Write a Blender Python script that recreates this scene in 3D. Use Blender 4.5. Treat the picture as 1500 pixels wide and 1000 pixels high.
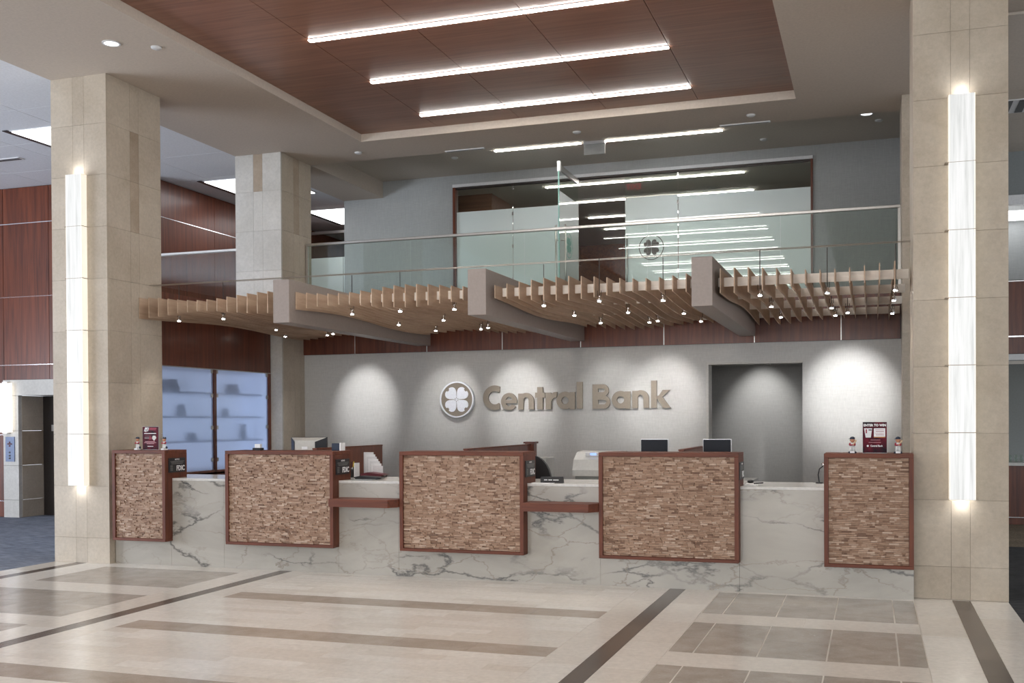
import bpy, bmesh, math, random
from mathutils import Matrix, Vector
random.seed(11)
for o in list(bpy.data.objects): bpy.data.objects.remove(o, do_unlink=True)
SC = bpy.context.scene
COL = SC.collection
PI = math.pi

# ------------------------------------------------------------------ camera
yaw, pit, rol = -0.32747, -0.009153, -0.0054576
fw = Vector((math.sin(yaw)*math.cos(pit), math.cos(yaw)*math.cos(pit), math.sin(pit)))
rt = Vector((math.cos(yaw), -math.sin(yaw), 0)); up = rt.cross(fw)
rt2 = rt*math.cos(rol) + up*math.sin(rol); up2 = -rt*math.sin(rol) + up*math.cos(rol)
cd = bpy.data.cameras.new('camera'); cam = bpy.data.objects.new('camera', cd); COL.objects.link(cam)
m = Matrix.Identity(4)
for i in range(3):
    m[i][0] = rt2[i]; m[i][1] = up2[i]; m[i][2] = -fw[i]
m[2][3] = 1.45
cam.matrix_world = m
cd.sensor_width = 36; cd.lens = 1554.2*36/1500; cd.shift_y = (629.7-500)/1500
cd.clip_end = 200
SC.camera = cam

# ------------------------------------------------------------------ world and exposure
w = bpy.data.worlds.new('world'); SC.world = w; w.use_nodes = True
bg = w.node_tree.nodes['Background']
bg.inputs[0].default_value = (0.86, 0.92, 1.0, 1); bg.inputs[1].default_value = 1.0
SC.view_settings.view_transform = 'Standard'; SC.view_settings.look = 'None'
SC.view_settings.exposure = 0.75; SC.view_settings.gamma = 1.0
SC.view_settings.use_curve_mapping = False
STRIP_E = 20.0; SPOT_W = 14.0; WASH_W = 42.0; PANEL_E = 2.6; ONYX_E = .52
def area(name, loc, target, sx, sy, watts, color):          # soft area lamp: added fill behind the camera, bluish daylight at the left
    ld = bpy.data.lights.new(name, 'AREA'); ld.shape = 'RECTANGLE'; ld.size = sx; ld.size_y = sy; ld.energy = watts; ld.color = color
    o = bpy.data.objects.new(name, ld); COL.objects.link(o); o.location = loc
    o.rotation_euler = (Vector(target)-Vector(loc)).to_track_quat('-Z', 'Y').to_euler(); return o
area('fill_rear', (-2, -10, 2.6), (-2.5, 9, 1.6), 13, 4.2, 330, (1, .985, .96))  # made-up fill that brightens the hall from behind the camera
area('daylight_left', (-17.4, 5, 1.6), (-10, 9, 4.2), 9, 2.8, 800, (.80, .88, 1.0))

# ------------------------------------------------------------------ materials
def newmat(name):
    mt = bpy.data.materials.new(name); mt.use_nodes = True
    nt = mt.node_tree
    return mt, nt, nt.nodes['Principled BSDF'], nt.nodes, nt.links
def setp(b, **k):
    for n, v in k.items():
        n = {'rough':'Roughness','metal':'Metallic','coat':'Coat Weight','coatr':'Coat Roughness','spec':'Specular IOR Level','ior':'IOR','trans':'Transmission Weight','alpha':'Alpha','es':'Emission Strength'}.get(n, n)
        b.inputs[n].default_value = v
def c4(c): return (c[0], c[1], c[2], 1)
def coords(N, L, scale, kind='pos', rot=(0,0,0)):
    mp = N.new('ShaderNodeMapping'); mp.inputs['Scale'].default_value = scale; mp.inputs['Rotation'].default_value = rot
    if kind == 'pos': L.new(N.new('ShaderNodeNewGeometry').outputs['Position'], mp.inputs[0])
    else: L.new(N.new('ShaderNodeTexCoord').outputs['Object'], mp.inputs[0])
    return mp.outputs[0]
def noise(N, L, vec, scale, detail=3, rough=.55, dist=0):
    n = N.new('ShaderNodeTexNoise'); n.inputs['Scale'].default_value = scale; n.inputs['Detail'].default_value = detail
    n.inputs['Roughness'].default_value = rough; n.inputs['Distortion'].default_value = dist
    L.new(vec, n.inputs['Vector']); return n.outputs['Fac']
def ramp(N, L, fac, stops):
    r = N.new('ShaderNodeValToRGB'); e = r.color_ramp.elements
    while len(e) < len(stops): e.new(.5)
    for i, (p, c) in enumerate(stops): e[i].position = p; e[i].color = c4(c)
    L.new(fac, r.inputs[0]); return r.outputs[0]
def mult(N, L, a, b, fac=1.0, mode='MULTIPLY'):
    x = N.new('ShaderNodeMix'); x.data_type = 'RGBA'; x.blend_type = mode
    if isinstance(fac, (int, float)): x.inputs[0].default_value = fac
    else: L.new(fac, x.inputs[0])
    for k, v in ((6, a), (7, b)):
        if isinstance(v, tuple): x.inputs[k].default_value = c4(v)
        else: L.new(v, x.inputs[k])
    return x.outputs[2]
def bump(N, L, b, h, strength=.2, dist=.01):
    bp = N.new('ShaderNodeBump'); bp.inputs['Strength'].default_value = strength; bp.inputs['Distance'].default_value = dist
    L.new(h, bp.inputs['Height']); L.new(bp.outputs[0], b.inputs['Normal'])
def objrand(N, L, lo, hi):
    oi = N.new('ShaderNodeObjectInfo')
    return ramp(N, L, oi.outputs['Random'], [(0, (lo,)*3 if not isinstance(lo, tuple) else lo), (1, (hi,)*3 if not isinstance(hi, tuple) else hi)])

def plain(name, c, rough=.5, metal=0, **k):
    mt, nt, b, N, L = newmat(name); b.inputs['Base Color'].default_value = c4(c); setp(b, rough=rough, metal=metal, **k)
    v = coords(N, L, (1,1,1)); f = noise(N, L, v, 40, 2)
    L.new(ramp(N, L, f, [(.3, tuple(x*.95 for x in c)), (.7, tuple(min(1, x*1.04) for x in c))]), b.inputs['Base Color'])
    return mt
def emit(name, c, s):
    mt, nt, b, N, L = newmat(name); b.inputs['Base Color'].default_value = c4(c)
    b.inputs['Emission Color'].default_value = c4(c); setp(b, es=s, rough=.4); return mt
def wood(name, c1, c2, scale, rough=.35, coat=.3, lo=.85, hi=1.12):
    mt, nt, b, N, L = newmat(name)
    f = noise(N, L, coords(N, L, scale), 1, 5, .6, .6)
    col = ramp(N, L, f, [(.32, c1), (.62, c2), (.8, tuple(x*1.25 for x in c2))])
    col = mult(N, L, col, objrand(N, L, lo, hi))
    L.new(col, b.inputs['Base Color']); setp(b, rough=rough, coat=coat, coatr=.15)
    return mt
def stone(name, c1, c2, sc=3.0, rough=.5, lo=.9, hi=1.06, spec=.5, fleck=None, coat=0):
    mt, nt, b, N, L = newmat(name)
    v = coords(N, L, (1,1,1))
    f = noise(N, L, v, sc, 6, .62, .4)
    col = ramp(N, L, f, [(.3, c1), (.7, c2)])
    g = noise(N, L, v, sc*14, 4, .7)
    col = mult(N, L, col, ramp(N, L, g, [(.3, (.9,.9,.9)), (.65, (1.05,1.05,1.05))]))
    if fleck:
        h = noise(N, L, v, 22, 5, .7, 1.2)
        col = mult(N, L, col, fleck, ramp(N, L, h, [(.60, (0,0,0)), (.70, (.55,)*3)]), 'MIX')
    col = mult(N, L, col, objrand(N, L, lo, hi))
    L.new(col, b.inputs['Base Color']); setp(b, rough=rough, spec=spec, coat=coat, coatr=.1)
    return mt
def fabric(name, c1, c2, axis):
    mt, nt, b, N, L = newmat(name)
    s1 = {'h': (9, 9, 260), 'v': (180, 180, 5)}[axis]; s2 = {'h': (120, 120, 14), 'v': (14, 14, 160)}[axis]
    a = noise(N, L, coords(N, L, s1), 1, 3, .7); bb = noise(N, L, coords(N, L, s2), 1, 2, .6)
    col = mult(N, L, ramp(N, L, a, [(.3, c1), (.7, c2)]), ramp(N, L, bb, [(.3, (.93,)*3), (.7, (1.04,)*3)]))
    L.new(col, b.inputs['Base Color']); setp(b, rough=.8, spec=.2); bump(N, L, b, a, .25, .003)
    return mt

M = {}
M['lime'] = stone('limestone', (.445,.375,.29), (.545,.475,.385), 2.2, .5, (.92,.91,.90), (1.05,1.05,1.05), .4)
M['lime_dark'] = stone('limestone_dark', (.36,.28,.20), (.46,.37,.28), 5, .5, .9, 1.05, .4)
M['lime_grey'] = stone('limestone_grey', (.50,.475,.43), (.60,.575,.53), 2.2, .5, .94, 1.03, .4)
M['cream'] = stone('cream_marble', (.82,.785,.71), (.90,.87,.80), 1.6, .2, (.90,.87,.84), (1.03,1.03,1.03), .5)
M['greyt'] = stone('taupe_marble', (.37,.33,.28), (.53,.485,.42), 5, .22, .92, 1.05, .5, (.70,.65,.58))
M['taupe'] = stone('brown_marble', (.42,.355,.285), (.53,.46,.385), 6, .24, .9, 1.06, .5, (.6,.53,.45))
M['darkt'] = stone('dark_marble', (.085,.065,.052), (.13,.105,.085), 5, .22, .8, 1.3, .6)
M['grout'] = plain('grout', (.72,.68,.61), .7)
M['rose'] = wood('rosewood', (.080,.017,.006), (.160,.038,.013), (22,22,1.1), .36, .15)
M['rose_y'] = wood('rosewood_y', (.11,.025,.009), (.20,.052,.018), (24,1.2,24), .35, .3)
M['rose_x'] = wood('rosewood_x', (.135,.036,.020), (.245,.073,.038), (1.6,30,30), .4, .2, .95, 1.05)
M['trimw'] = wood('trim_wood', (.085,.021,.009), (.155,.040,.016), (2.2,30,30), .55, 0, .95, 1.05)
M['trimv'] = wood('trim_wood_v', (.085,.021,.009), (.155,.040,.016), (30,30,2.2), .55, 0, .95, 1.05)
M['ceilw'] = wood('ceiling_wood', (.19,.077,.044), (.275,.12,.072), (1.1,22,22), .4, .15, .9, 1.08)
M['slat'] = wood('slat_wood', (.40,.275,.185), (.52,.375,.265), (14,2,14), .5, 0, .93, 1.04)
M['cross'] = wood('cross_slat', (.80,.75,.68), (.90,.85,.78), (2,14,14), .5, 0, .97, 1.03)
M['beam'] = plain('beam_laminate', (.30,.25,.22), .45)
M['paint'] = plain('ceiling_paint', (.56,.485,.41), .85, spec=.2)
M['paint_hi'] = plain('ceiling_paint_upper', (.56,.50,.43), .85, spec=.2)
M['paint_w'] = plain('ceiling_white', (.80,.81,.83), .85, spec=.2)
M['darkceil'] = plain('office_ceiling', (.6,.54,.47), .8)
M['wallf'] = fabric('wall_fabric', (.50,.485,.455), (.58,.565,.535), 'h')
M['wallu'] = fabric('wall_fabric_upper', (.36,.37,.365), (.43,.44,.435), 'v')
M['chrome'] = plain('chrome', (.8,.8,.82), .18, 1)
M['steel'] = plain('brushed_steel', (.55,.53,.5), .32, 1)
M['bronze'] = plain('brushed_bronze', (.27,.225,.175), .4, .5)
M['darkmetal'] = plain('dark_metal', (.06,.05,.045), .4, .6)
M['black'] = plain('black_plastic', (.015,.015,.017), .35)
M['screen'] = plain('dark_screen', (.012,.014,.02), .45, spec=.2)
M['greyp'] = plain('grey_plastic', (.42,.42,.40), .5)
M['greyd'] = plain('grey_plastic_dark', (.2,.21,.2), .5)
M['beige'] = plain('beige_plastic', (.62,.60,.55), .4)
M['white'] = plain('white_paper', (.8,.8,.8), .6)
M['whitem'] = plain('white_metal', (.7,.7,.7), .4)
M['signw'] = plain('sign_white', (.85,.85,.85), .5)
M['silver'] = plain('silver_face', (.80,.81,.84), .42, .25)
M['maroon'] = plain('maroon_print', (.10,.012,.02), .4)
M['red'] = plain('red_print', (.35,.02,.05), .45)
M['pink'] = plain('pink_print', (.6,.3,.33), .5)
M['orange'] = plain('orange_print', (.5,.2,.05), .5)
M['skin'] = plain('figurine_skin', (.55,.26,.15), .4)
M['navy'] = plain('navy_cap', (.015,.025,.05), .4)
M['jersey'] = plain('white_jersey', (.68,.68,.66), .5)
M['batw'] = plain('bat_wood', (.6,.42,.25), .4)
M['yellow'] = plain('yellow_plastic', (.7,.55,.05), .5)
M['slate'] = plain('grey_blue_top', (.25,.27,.27), .3)
M['worktop'] = plain('white_worktop', (.62,.61,.58), .25)
M['tube'] = emit('strip_glow', (1.0,.965,.92), STRIP_E)
M['panelglow'] = emit('panel_glow', (.97,.98,1.0), PANEL_E)
M['lampglow'] = emit('lamp_glow', (1.0,.98,.95), 25)
M['downglow'] = emit('downlight_glow', (.93,.96,1.0), 1.2)
M['backlit'] = emit('backlit_panel', (.60,.68,.86), .46)
M['lcd'] = emit('lcd_blue', (.25,.4,.9), .8)
M['daypane'] = emit('lit_window', (.55,.7,1.0), .9)

# split-face strip tiles, every stone its own tone
mt, nt, b, N, L = newmat('split_stone'); g = N.new('ShaderNodeNewGeometry')
col = ramp(N, L, g.outputs['Random Per Island'], [(0,(.17,.090,.055)),(.15,(.31,.185,.118)),(.55,(.39,.25,.168)),(.88,(.46,.315,.225)),(1,(.57,.425,.325))])
f = noise(N, L, coords(N, L, (30,30,160)), 1, 4, .7)
L.new(mult(N, L, col, ramp(N, L, f, [(.3,(.78,)*3),(.7,(1.15,)*3)])), b.inputs['Base Color']); setp(b, rough=.65); bump(N, L, b, f, .4, .004)
M['split'] = mt

# veined marble of the counter
mt, nt, b, N, L = newmat('veined_marble')
v = coords(N, L, (1,1,1), rot=(0, math.radians(17), 0))
sv = coords(N, L, (.6,.6,1.4), rot=(0, math.radians(17), 0))
base = ramp(N, L, noise(N, L, sv, 1.6, 6, .6, .8), [(.3,(.36,.335,.29)),(.7,(.48,.45,.40))])
def veins(vec, scale, width, seed, dark, lo, hi):
    global base
    nz = N.new('ShaderNodeTexNoise'); nz.inputs['Scale'].default_value = 2.6; nz.inputs['Detail'].default_value = 6; nz.inputs['Roughness'].default_value = .62
    L.new(vec, nz.inputs['Vector'])
    ad = N.new('ShaderNodeVectorMath'); ad.operation = 'MULTIPLY_ADD'; ad.inputs[1].default_value = (.42,.42,.42)
    L.new(nz.outputs['Color'], ad.inputs[0])
    of = N.new('ShaderNodeVectorMath'); of.operation = 'ADD'; of.inputs[1].default_value = (seed, seed*.37, seed*1.7); L.new(vec, of.inputs[0]); L.new(of.outputs[0], ad.inputs[2])
    vo = N.new('ShaderNodeTexVoronoi'); vo.feature = 'DISTANCE_TO_EDGE'; vo.inputs['Scale'].default_value = scale; L.new(ad.outputs[0], vo.inputs['Vector'])
    k = ramp(N, L, vo.outputs['Distance'], [(0,(1,1,1)),(width,(0,0,0))])
    msk = ramp(N, L, noise(N, L, of.outputs[0], 1.3, 3, .6), [(lo,(0,0,0)),(hi,(1,1,1))])
    base = mult(N, L, base, dark, mult(N, L, k, msk), 'MIX')
veins(sv, 1.15, .020, 3.1, (.12,.115,.105), .42, .56)
veins(sv, 1.9, .016, 7.7, (.27,.235,.19), .36, .60)
veins(sv, .8, .009, 12.4, (.06,.06,.058), .48, .60)
L.new(base, b.inputs['Base Color']); setp(b, rough=.22, spec=.5)
M['marble'] = mt
M['marbletop'] = stone('pale_marble', (.68,.66,.62), (.78,.76,.72), 2.5, .15)

# glowing onyx of the wall lights
mt, nt, b, N, L = newmat('onyx_glow')
f = noise(N, L, coords(N, L, (38,38,1.4)), 1, 5, .65, .3)
col = ramp(N, L, f, [(.28,(.62,.63,.62)),(.46,(.88,.89,.88)),(.62,(1,1,1))])
L.new(col, b.inputs['Emission Color']); b.inputs['Base Color'].default_value = (.12,.118,.11,1); setp(b, es=ONYX_E, rough=.3)
M['onyx'] = mt
M['onyx_edge'] = emit('onyx_edge', (.95,.91,.80), .30)

def carpet(name, c1, c2, scale):
    mt, nt, b, N, L = newmat(name)
    f = noise(N, L, coords(N, L, scale), 1, 4, .7); g = noise(N, L, coords(N, L, (3,3,3)), 1, 2)
    col = mult(N, L, ramp(N, L, f, [(.35, c1), (.65, c2)]), ramp(N, L, g, [(.3,(.85,)*3),(.7,(1.1,)*3)]))
    L.new(col, b.inputs['Base Color']); setp(b, rough=.95, spec=.1); bump(N, L, b, f, .5, .01)
    return mt
M['carpet'] = carpet('carpet_blue_grey', (.10,.115,.15), (.33,.36,.42), (5,60,5))
M['carpetd'] = carpet('carpet_dark', (.035,.037,.042), (.085,.087,.09), (6,50,5))
M['carpetb'] = carpet('carpet_brown', (.13,.10,.07), (.30,.25,.19), (40,40,5))

# glass: clear pane, frosted pane
def glass(name, tint, extra=0.0):
    mt = bpy.data.materials.new(name); mt.use_nodes = True; N = mt.node_tree.nodes; L = mt.node_tree.links; N.clear()
    out = N.new('ShaderNodeOutputMaterial'); mx = N.new('ShaderNodeMixShader'); tr = N.new('ShaderNodeBsdfTransparent'); gl = N.new('ShaderNodeBsdfGlossy')
    tr.inputs[0].default_value = c4(tint); gl.inputs['Roughness'].default_value = 0.0; gl.inputs[0].default_value = (1,1,1,1)
    lw = N.new('ShaderNodeLayerWeight'); lw.inputs[0].default_value = .5
    p = N.new('ShaderNodeMath'); p.operation = 'POWER'; p.inputs[1].default_value = 5; L.new(lw.outputs['Facing'], p.inputs[0])
    q = N.new('ShaderNodeMath'); q.operation = 'MULTIPLY_ADD'; q.inputs[1].default_value = .95; q.inputs[2].default_value = .045+extra; L.new(p.outputs[0], q.inputs[0])
    L.new(q.outputs[0], mx.inputs[0]); L.new(tr.outputs[0], mx.inputs[1]); L.new(gl.outputs[0], mx.inputs[2]); L.new(mx.outputs[0], out.inputs[0])
    return mt
M['clear'] = glass('clear_glass', (.93,.965,.945))
M['railg'] = glass('rail_glass', (.92,.96,.94), -.018)
M['gedge'] = plain('glass_edge', (.35,.62,.55), .1, spec=.8)
mt, nt, b, N, L = newmat('frosted_glass'); b.inputs['Base Color'].default_value = (.72,.80,.79,1); setp(b, rough=.5, coat=1.0, coatr=.0)
M['frost'] = mt
mt, nt, b, N, L = newmat('frosted_cabinet_glass')
N.remove(b); out = [n for n in N if n.type == 'OUTPUT_MATERIAL'][0]
mx = N.new('ShaderNodeMixShader'); mx.inputs[0].default_value = .62
ta = N.new('ShaderNodeBsdfRefraction'); ta.inputs['Color'].default_value = (.9,.94,1,1); ta.inputs['Roughness'].default_value = .42; ta.inputs['IOR'].default_value = 1.15
di = N.new('ShaderNodeBsdfTranslucent'); di.inputs[0].default_value = (.8,.87,1,1)
L.new(di.outputs[0], mx.inputs[1]); L.new(ta.outputs[0], mx.inputs[2])
gl = N.new('ShaderNodeBsdfGlossy'); gl.inputs['Roughness'].default_value = .05
mx2 = N.new('ShaderNodeMixShader'); mx2.inputs[0].default_value = .05; L.new(mx.outputs[0], mx2.inputs[1]); L.new(gl.outputs[0], mx2.inputs[2])
L.new(mx2.outputs[0], out.inputs[0])
M['frostc'] = mt

# ------------------------------------------------------------------ mesh helpers
def linkobj(name, me, parent=None, loc=(0,0,0)):
    o = bpy.data.objects.new(name, me); COL.objects.link(o)
    if parent is not None:
        o.parent = parent; pl = parent_world(parent); o.location = (loc[0]-pl[0], loc[1]-pl[1], loc[2]-pl[2])
    else: o.location = loc
    o['wl'] = list(loc)
    return o
def parent_world(o): return tuple(o['wl']) if 'wl' in o else tuple(o.location)
def thing(name, label, cat, loc, group=None):
    o = bpy.data.objects.new(name, None); COL.objects.link(o); o.location = loc; o['wl'] = list(loc)
    o.empty_display_size = .1
    return tag(o, label, cat, group)
def tag(o, label, cat, group=None):
    o['label'] = label; o['category'] = cat
    if group: o['group'] = group
    return o
def struct_empty(name, loc=(0,0,0)):
    o = bpy.data.objects.new(name, None); COL.objects.link(o); o.location = loc; o['wl'] = list(loc); o['kind'] = 'structure'; return o
CACHE = {}
def boxmesh(dx, dy, dz, mt, bev=0):
    key = (round(dx,4), round(dy,4), round(dz,4), mt, bev)
    if key in CACHE: return CACHE[key]
    bm = bmesh.new(); bmesh.ops.create_cube(bm, size=1)
    for v in bm.verts: v.co = Vector(((v.co.x+.5)*dx, (v.co.y+.5)*dy, (v.co.z+.5)*dz))
    if bev: bmesh.ops.bevel(bm, geom=bm.edges[:], offset=bev, segments=1, affect='EDGES')
    me = bpy.data.meshes.new(mt); bm.to_mesh(me); bm.free(); me.materials.append(M[mt]); CACHE[key] = me
    return me
def box(name, x0, x1, y0, y1, z0, z1, mt, parent=None, bev=0, kind=None):
    o = linkobj(name, boxmesh(x1-x0, y1-y0, z1-z0, mt, bev), parent, (x0, y0, z0))
    if kind: o['kind'] = kind
    return o
class MB:
    def __init__(s): s.bm = bmesh.new(); s.k = 0
    def box(s, x0, x1, y0, y1, z0, z1):
        vs = [s.bm.verts.new(p) for p in ((x0,y0,z0),(x1,y0,z0),(x1,y1,z0),(x0,y1,z0),(x0,y0,z1),(x1,y0,z1),(x1,y1,z1),(x0,y1,z1))]
        for f in ((0,3,2,1),(4,5,6,7),(0,1,5,4),(1,2,6,5),(2,3,7,6),(3,0,4,7)): s.bm.faces.new([vs[i] for i in f])
    def ring_prism(s, pts, hole=None):
        pass
    def prism(s, pts, f):               # pts: 2-D outline (convex or not), f(u,v,t) -> point for t in 0,1
        a = [s.bm.verts.new(f(u, v, 0)) for u, v in pts]; c = [s.bm.verts.new(f(u, v, 1)) for u, v in pts]
        n = len(pts)
        s.bm.faces.new(a); s.bm.faces.new(c[::-1])
        for i in range(n): s.bm.faces.new((a[i], c[i], c[(i+1) % n], a[(i+1) % n]))
        s.k += 1
    def band(s, outer, inner, f, closed=True):   # strip between two polylines, extruded
        n = len(outer)
        A = [[s.bm.verts.new(f(u, v, t)) for u, v in pl] for t in (0, 1) for pl in (outer, inner)]
        rng = range(n if closed else n-1)
        for i in rng:
            j = (i+1) % n
            s.bm.faces.new((A[0][i], A[0][j], A[1][j], A[1][i])); s.bm.faces.new((A[2][i], A[3][i], A[3][j], A[2][j]))
            s.bm.faces.new((A[0][i], A[2][i], A[2][j], A[0][j])); s.bm.faces.new((A[1][i], A[1][j], A[3][j], A[3][i]))
        if not closed:
            for i in (0, n-1): s.bm.faces.new((A[0][i], A[1][i], A[3][i], A[2][i]))
        s.k += 1
    def cyl(s, p0, p1, r0, r1=None, n=12, cap=True):
        r1 = r0 if r1 is None else r1
        p0 = Vector(p0); p1 = Vector(p1); d = (p1-p0).normalized(); a = d.orthogonal().normalized(); c = d.cross(a)
        R = [[s.bm.verts.new(p + (a*math.cos(2*PI*i/n) + c*math.sin(2*PI*i/n))*max(r, 1e-4)) for i in range(n)] for p, r in ((p0, r0), (p1, r1))]
        for i in range(n): s.bm.faces.new((R[0][i], R[0][(i+1) % n], R[1][(i+1) % n], R[1][i]))
        if cap: s.bm.faces.new(R[0][::-1]); s.bm.faces.new(R[1])
    def lathe(s, c, prof, n=14):
        rings = [[s.bm.verts.new((c[0]+r*math.cos(2*PI*i/n), c[1]+r*math.sin(2*PI*i/n), c[2]+z)) for i in range(n)] for r, z in prof]
        for a, b2 in zip(rings, rings[1:]):
            for i in range(n): s.bm.faces.new((a[i], a[(i+1) % n], b2[(i+1) % n], b2[i]))
        s.bm.faces.new(rings[0][::-1]); s.bm.faces.new(rings[-1])
    def ball(s, c, r, n=10):
        r = r if isinstance(r, tuple) else (r, r, r)
        bmesh.ops.create_uvsphere(s.bm, u_segments=n+2, v_segments=n, radius=1, matrix=Matrix.Translation(c) @ Matrix.Diagonal((*r, 1)))
    def tube(s, pts, r, n=8):
        for a, b2 in zip(pts, pts[1:]): s.cyl(a, b2, r, r, n)
    def done(s, name, mt, parent=None, smooth=False, origin=None, kind=None):
        bmesh.ops.recalc_face_normals(s.bm, faces=s.bm.faces)
        if origin is None: origin = parent_world(parent) if parent is not None else tuple(sum((v.co for v in s.bm.verts), Vector())/max(1, len(s.bm.verts)))
        for v in s.bm.verts: v.co -= Vector(origin)
        if smooth:
            for f in s.bm.faces: f.smooth = True
        me = bpy.data.meshes.new(name); s.bm.to_mesh(me); s.bm.free(); me.materials.append(M[mt])
        o = linkobj(name, me, parent, origin)
        if kind: o['kind'] = kind
        return o
def text(name, body, mt, mat4, parent, size=1, ext=.0, bold=0.0, align='CENTER', fitw=None):
    cu = bpy.data.curves.new(name, 'FONT'); cu.body = body; cu.size = size; cu.align_x = align; cu.align_y = 'CENTER'; cu.extrude = ext; cu.offset = bold; cu.resolution_u = 3
    t = bpy.data.objects.new('tmp', cu); COL.objects.link(t); bpy.context.view_layer.update()
    me = bpy.data.meshes.new_from_object(t.evaluated_get(bpy.context.evaluated_depsgraph_get()))
    bpy.data.objects.remove(t); bpy.data.curves.remove(cu)
    if fitw:
        xs = [v.co.x for v in me.vertices]; k = fitw/(max(xs)-min(xs)); me.transform(Matrix.Diagonal((k, 1, 1, 1)))
    pl = parent_world(parent)
    me.transform(Matrix.Translation((-pl[0], -pl[1], -pl[2])) @ mat4); me.materials.clear(); me.materials.append(M[mt]); me.name = name
    return linkobj(name, me, parent, pl)
def face_front(x, y, z): return Matrix.Translation((x, y, z)) @ Matrix.Rotation(PI/2, 4, 'X')
def face_right(x, y, z): return Matrix.Translation((x, y, z)) @ Matrix.Rotation(PI/2, 4, 'Z') @ Matrix.Rotation(PI/2, 4, 'X')
def face_back(x, y, z): return Matrix.Translation((x, y, z)) @ Matrix.Rotation(PI, 4, 'Z') @ Matrix.Rotation(PI/2, 4, 'X')
def spot(name, loc, target, watts, angle, blend, parent, color=(1,.96,.9), r=.02):
    ld = bpy.data.lights.new(name, 'SPOT'); ld.energy = watts; ld.spot_size = math.radians(angle); ld.spot_blend = blend; ld.color = color; ld.shadow_soft_size = r
    o = bpy.data.objects.new(name, ld); COL.objects.link(o); o.parent = parent; pl = parent_world(parent)
    o.location = (loc[0]-pl[0], loc[1]-pl[1], loc[2]-pl[2])
    o.rotation_euler = (Vector(target)-Vector(loc)).to_track_quat('-Z', 'Y').to_euler(); return o

# ================================================================== FLOOR
fl = box('floor', -8.11, 1.01, -2.0, 9.6, -.12, -.0015, 'grout', kind='structure')
def fill(name, x0, x1, y0, y1, dx, dy, mt, gap=.0025, stagger=False, gapx=None):
    ny = max(1, round((y1-y0)/dy)); dy = (y1-y0)/ny
    gx = gapx if gapx is not None else gap
    for j in range(ny):
        ya, yb = y0+j*dy, y0+(j+1)*dy
        nx = max(1, round((x1-x0)/dx)); d = (x1-x0)/nx; xs = [x0+i*d for i in range(nx+1)]
        if stagger and j % 2: xs = [x0]+[x0+(i+.5)*d for i in range(nx)]+[x1]
        elif stagger and nx > 2: xs = [x0]+[x0+(i+.9)*d for i in range(nx-1)]+[x1]
        for a, c in zip(xs, xs[1:]): box(name, a+gx/2, c-gx/2, ya+gap/2, yb-gap/2, -.02, 0, mt, fl)
Y0 = 3.0
SX = [-7.77, -5.40, -1.58, .665]
for s in SX:
    fill('dark_tile', s-.068, s+.068, Y0, 9.1, .136, .43, 'darkt')
for a, c in ((-8.11, -7.838), (-7.702, -7.32), (-5.76, -5.468), (-1.512, -1.22), (.31, .597), (.733, 1.01)):
    fill('border_tile', a, c, Y0, 9.1, 1, .72, 'cream')
for a, c in ((-5.332, -5.10), (-1.90, -1.648)):
    fill('border_tile', a, c, Y0, 9.1, 1, .72, 'cream')
# centre field: planks with taupe bands
for y0, y1 in ((7.53,7.82),(6.21,6.49),(4.80,5.08),(3.45,3.73)):
    fill('taupe_tile', -5.10, -1.90, y0, y1, .55, .3, 'taupe')
for y0, y1 in ((7.82,9.1),(6.49,7.53),(5.08,6.21),(3.73,4.80)):
    fill('cream_tile', -5.10, -1.90, y0, y1, .56, .133, 'cream', .002, True)
fill('cream_tile', -5.10, -1.90, 3.0, 3.45, .56, .15, 'cream', .002, True)
# right field
xs = [-1.22, -1.06, -.672, -.264, .147, .31]
for y0, y1 in ((7.97,8.97),(6.59,7.60),(5.22,6.22),(3.85,4.85)):
    for a, c in zip(xs, xs[1:]):
        for k in range(2):
            ya = y0+k*(y1-y0)/2; yb = ya+(y1-y0)/2
            box('grey_tile', a+.005, c-.005, ya+.0015, yb-.0015, -.02, 0, 'greyt', fl)
for y0, y1 in ((8.97,9.1),(7.60,7.97),(6.22,6.59),(4.85,5.22),(3.0,3.85)):
    fill('cream_tile', -1.22, .31, y0, y1, .78, .4, 'cream')
# left field
for y0, y1 in ((7.83,8.80),(6.42,7.43),(5.1,6.10),(3.7,4.7)):
    fill('grey_tile', -7.32, -5.76, y0, y1, .405, .5, 'greyt', .003)
for y0, y1 in ((8.80,9.1),(7.43,7.83),(6.10,6.42),(4.7,5.1),(3.0,3.7)):
    fill('cream_tile', -7.32, -5.76, y0, y1, .78, .4, 'cream')
fn = box('floor', -8.11, 1.01, -12.0, 3.0, -.02, 0, 'cream', kind='structure')
fc = box('floor', -18, -8.113, -12, 14.2, -.12, -.002, 'carpet', kind='structure')
fc = box('floor', 1.013, 9, -12, 13.1, -.12, -.002, 'carpetd', kind='structure')
fc = box('floor', 1.013, 9, 13.1, 18, -.12, -.002, 'carpetb', kind='structure')
fc = box('floor', -8.11, 1.01, 9.6, 18, -.12, -.002, 'carpetd', kind='structure')

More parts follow.
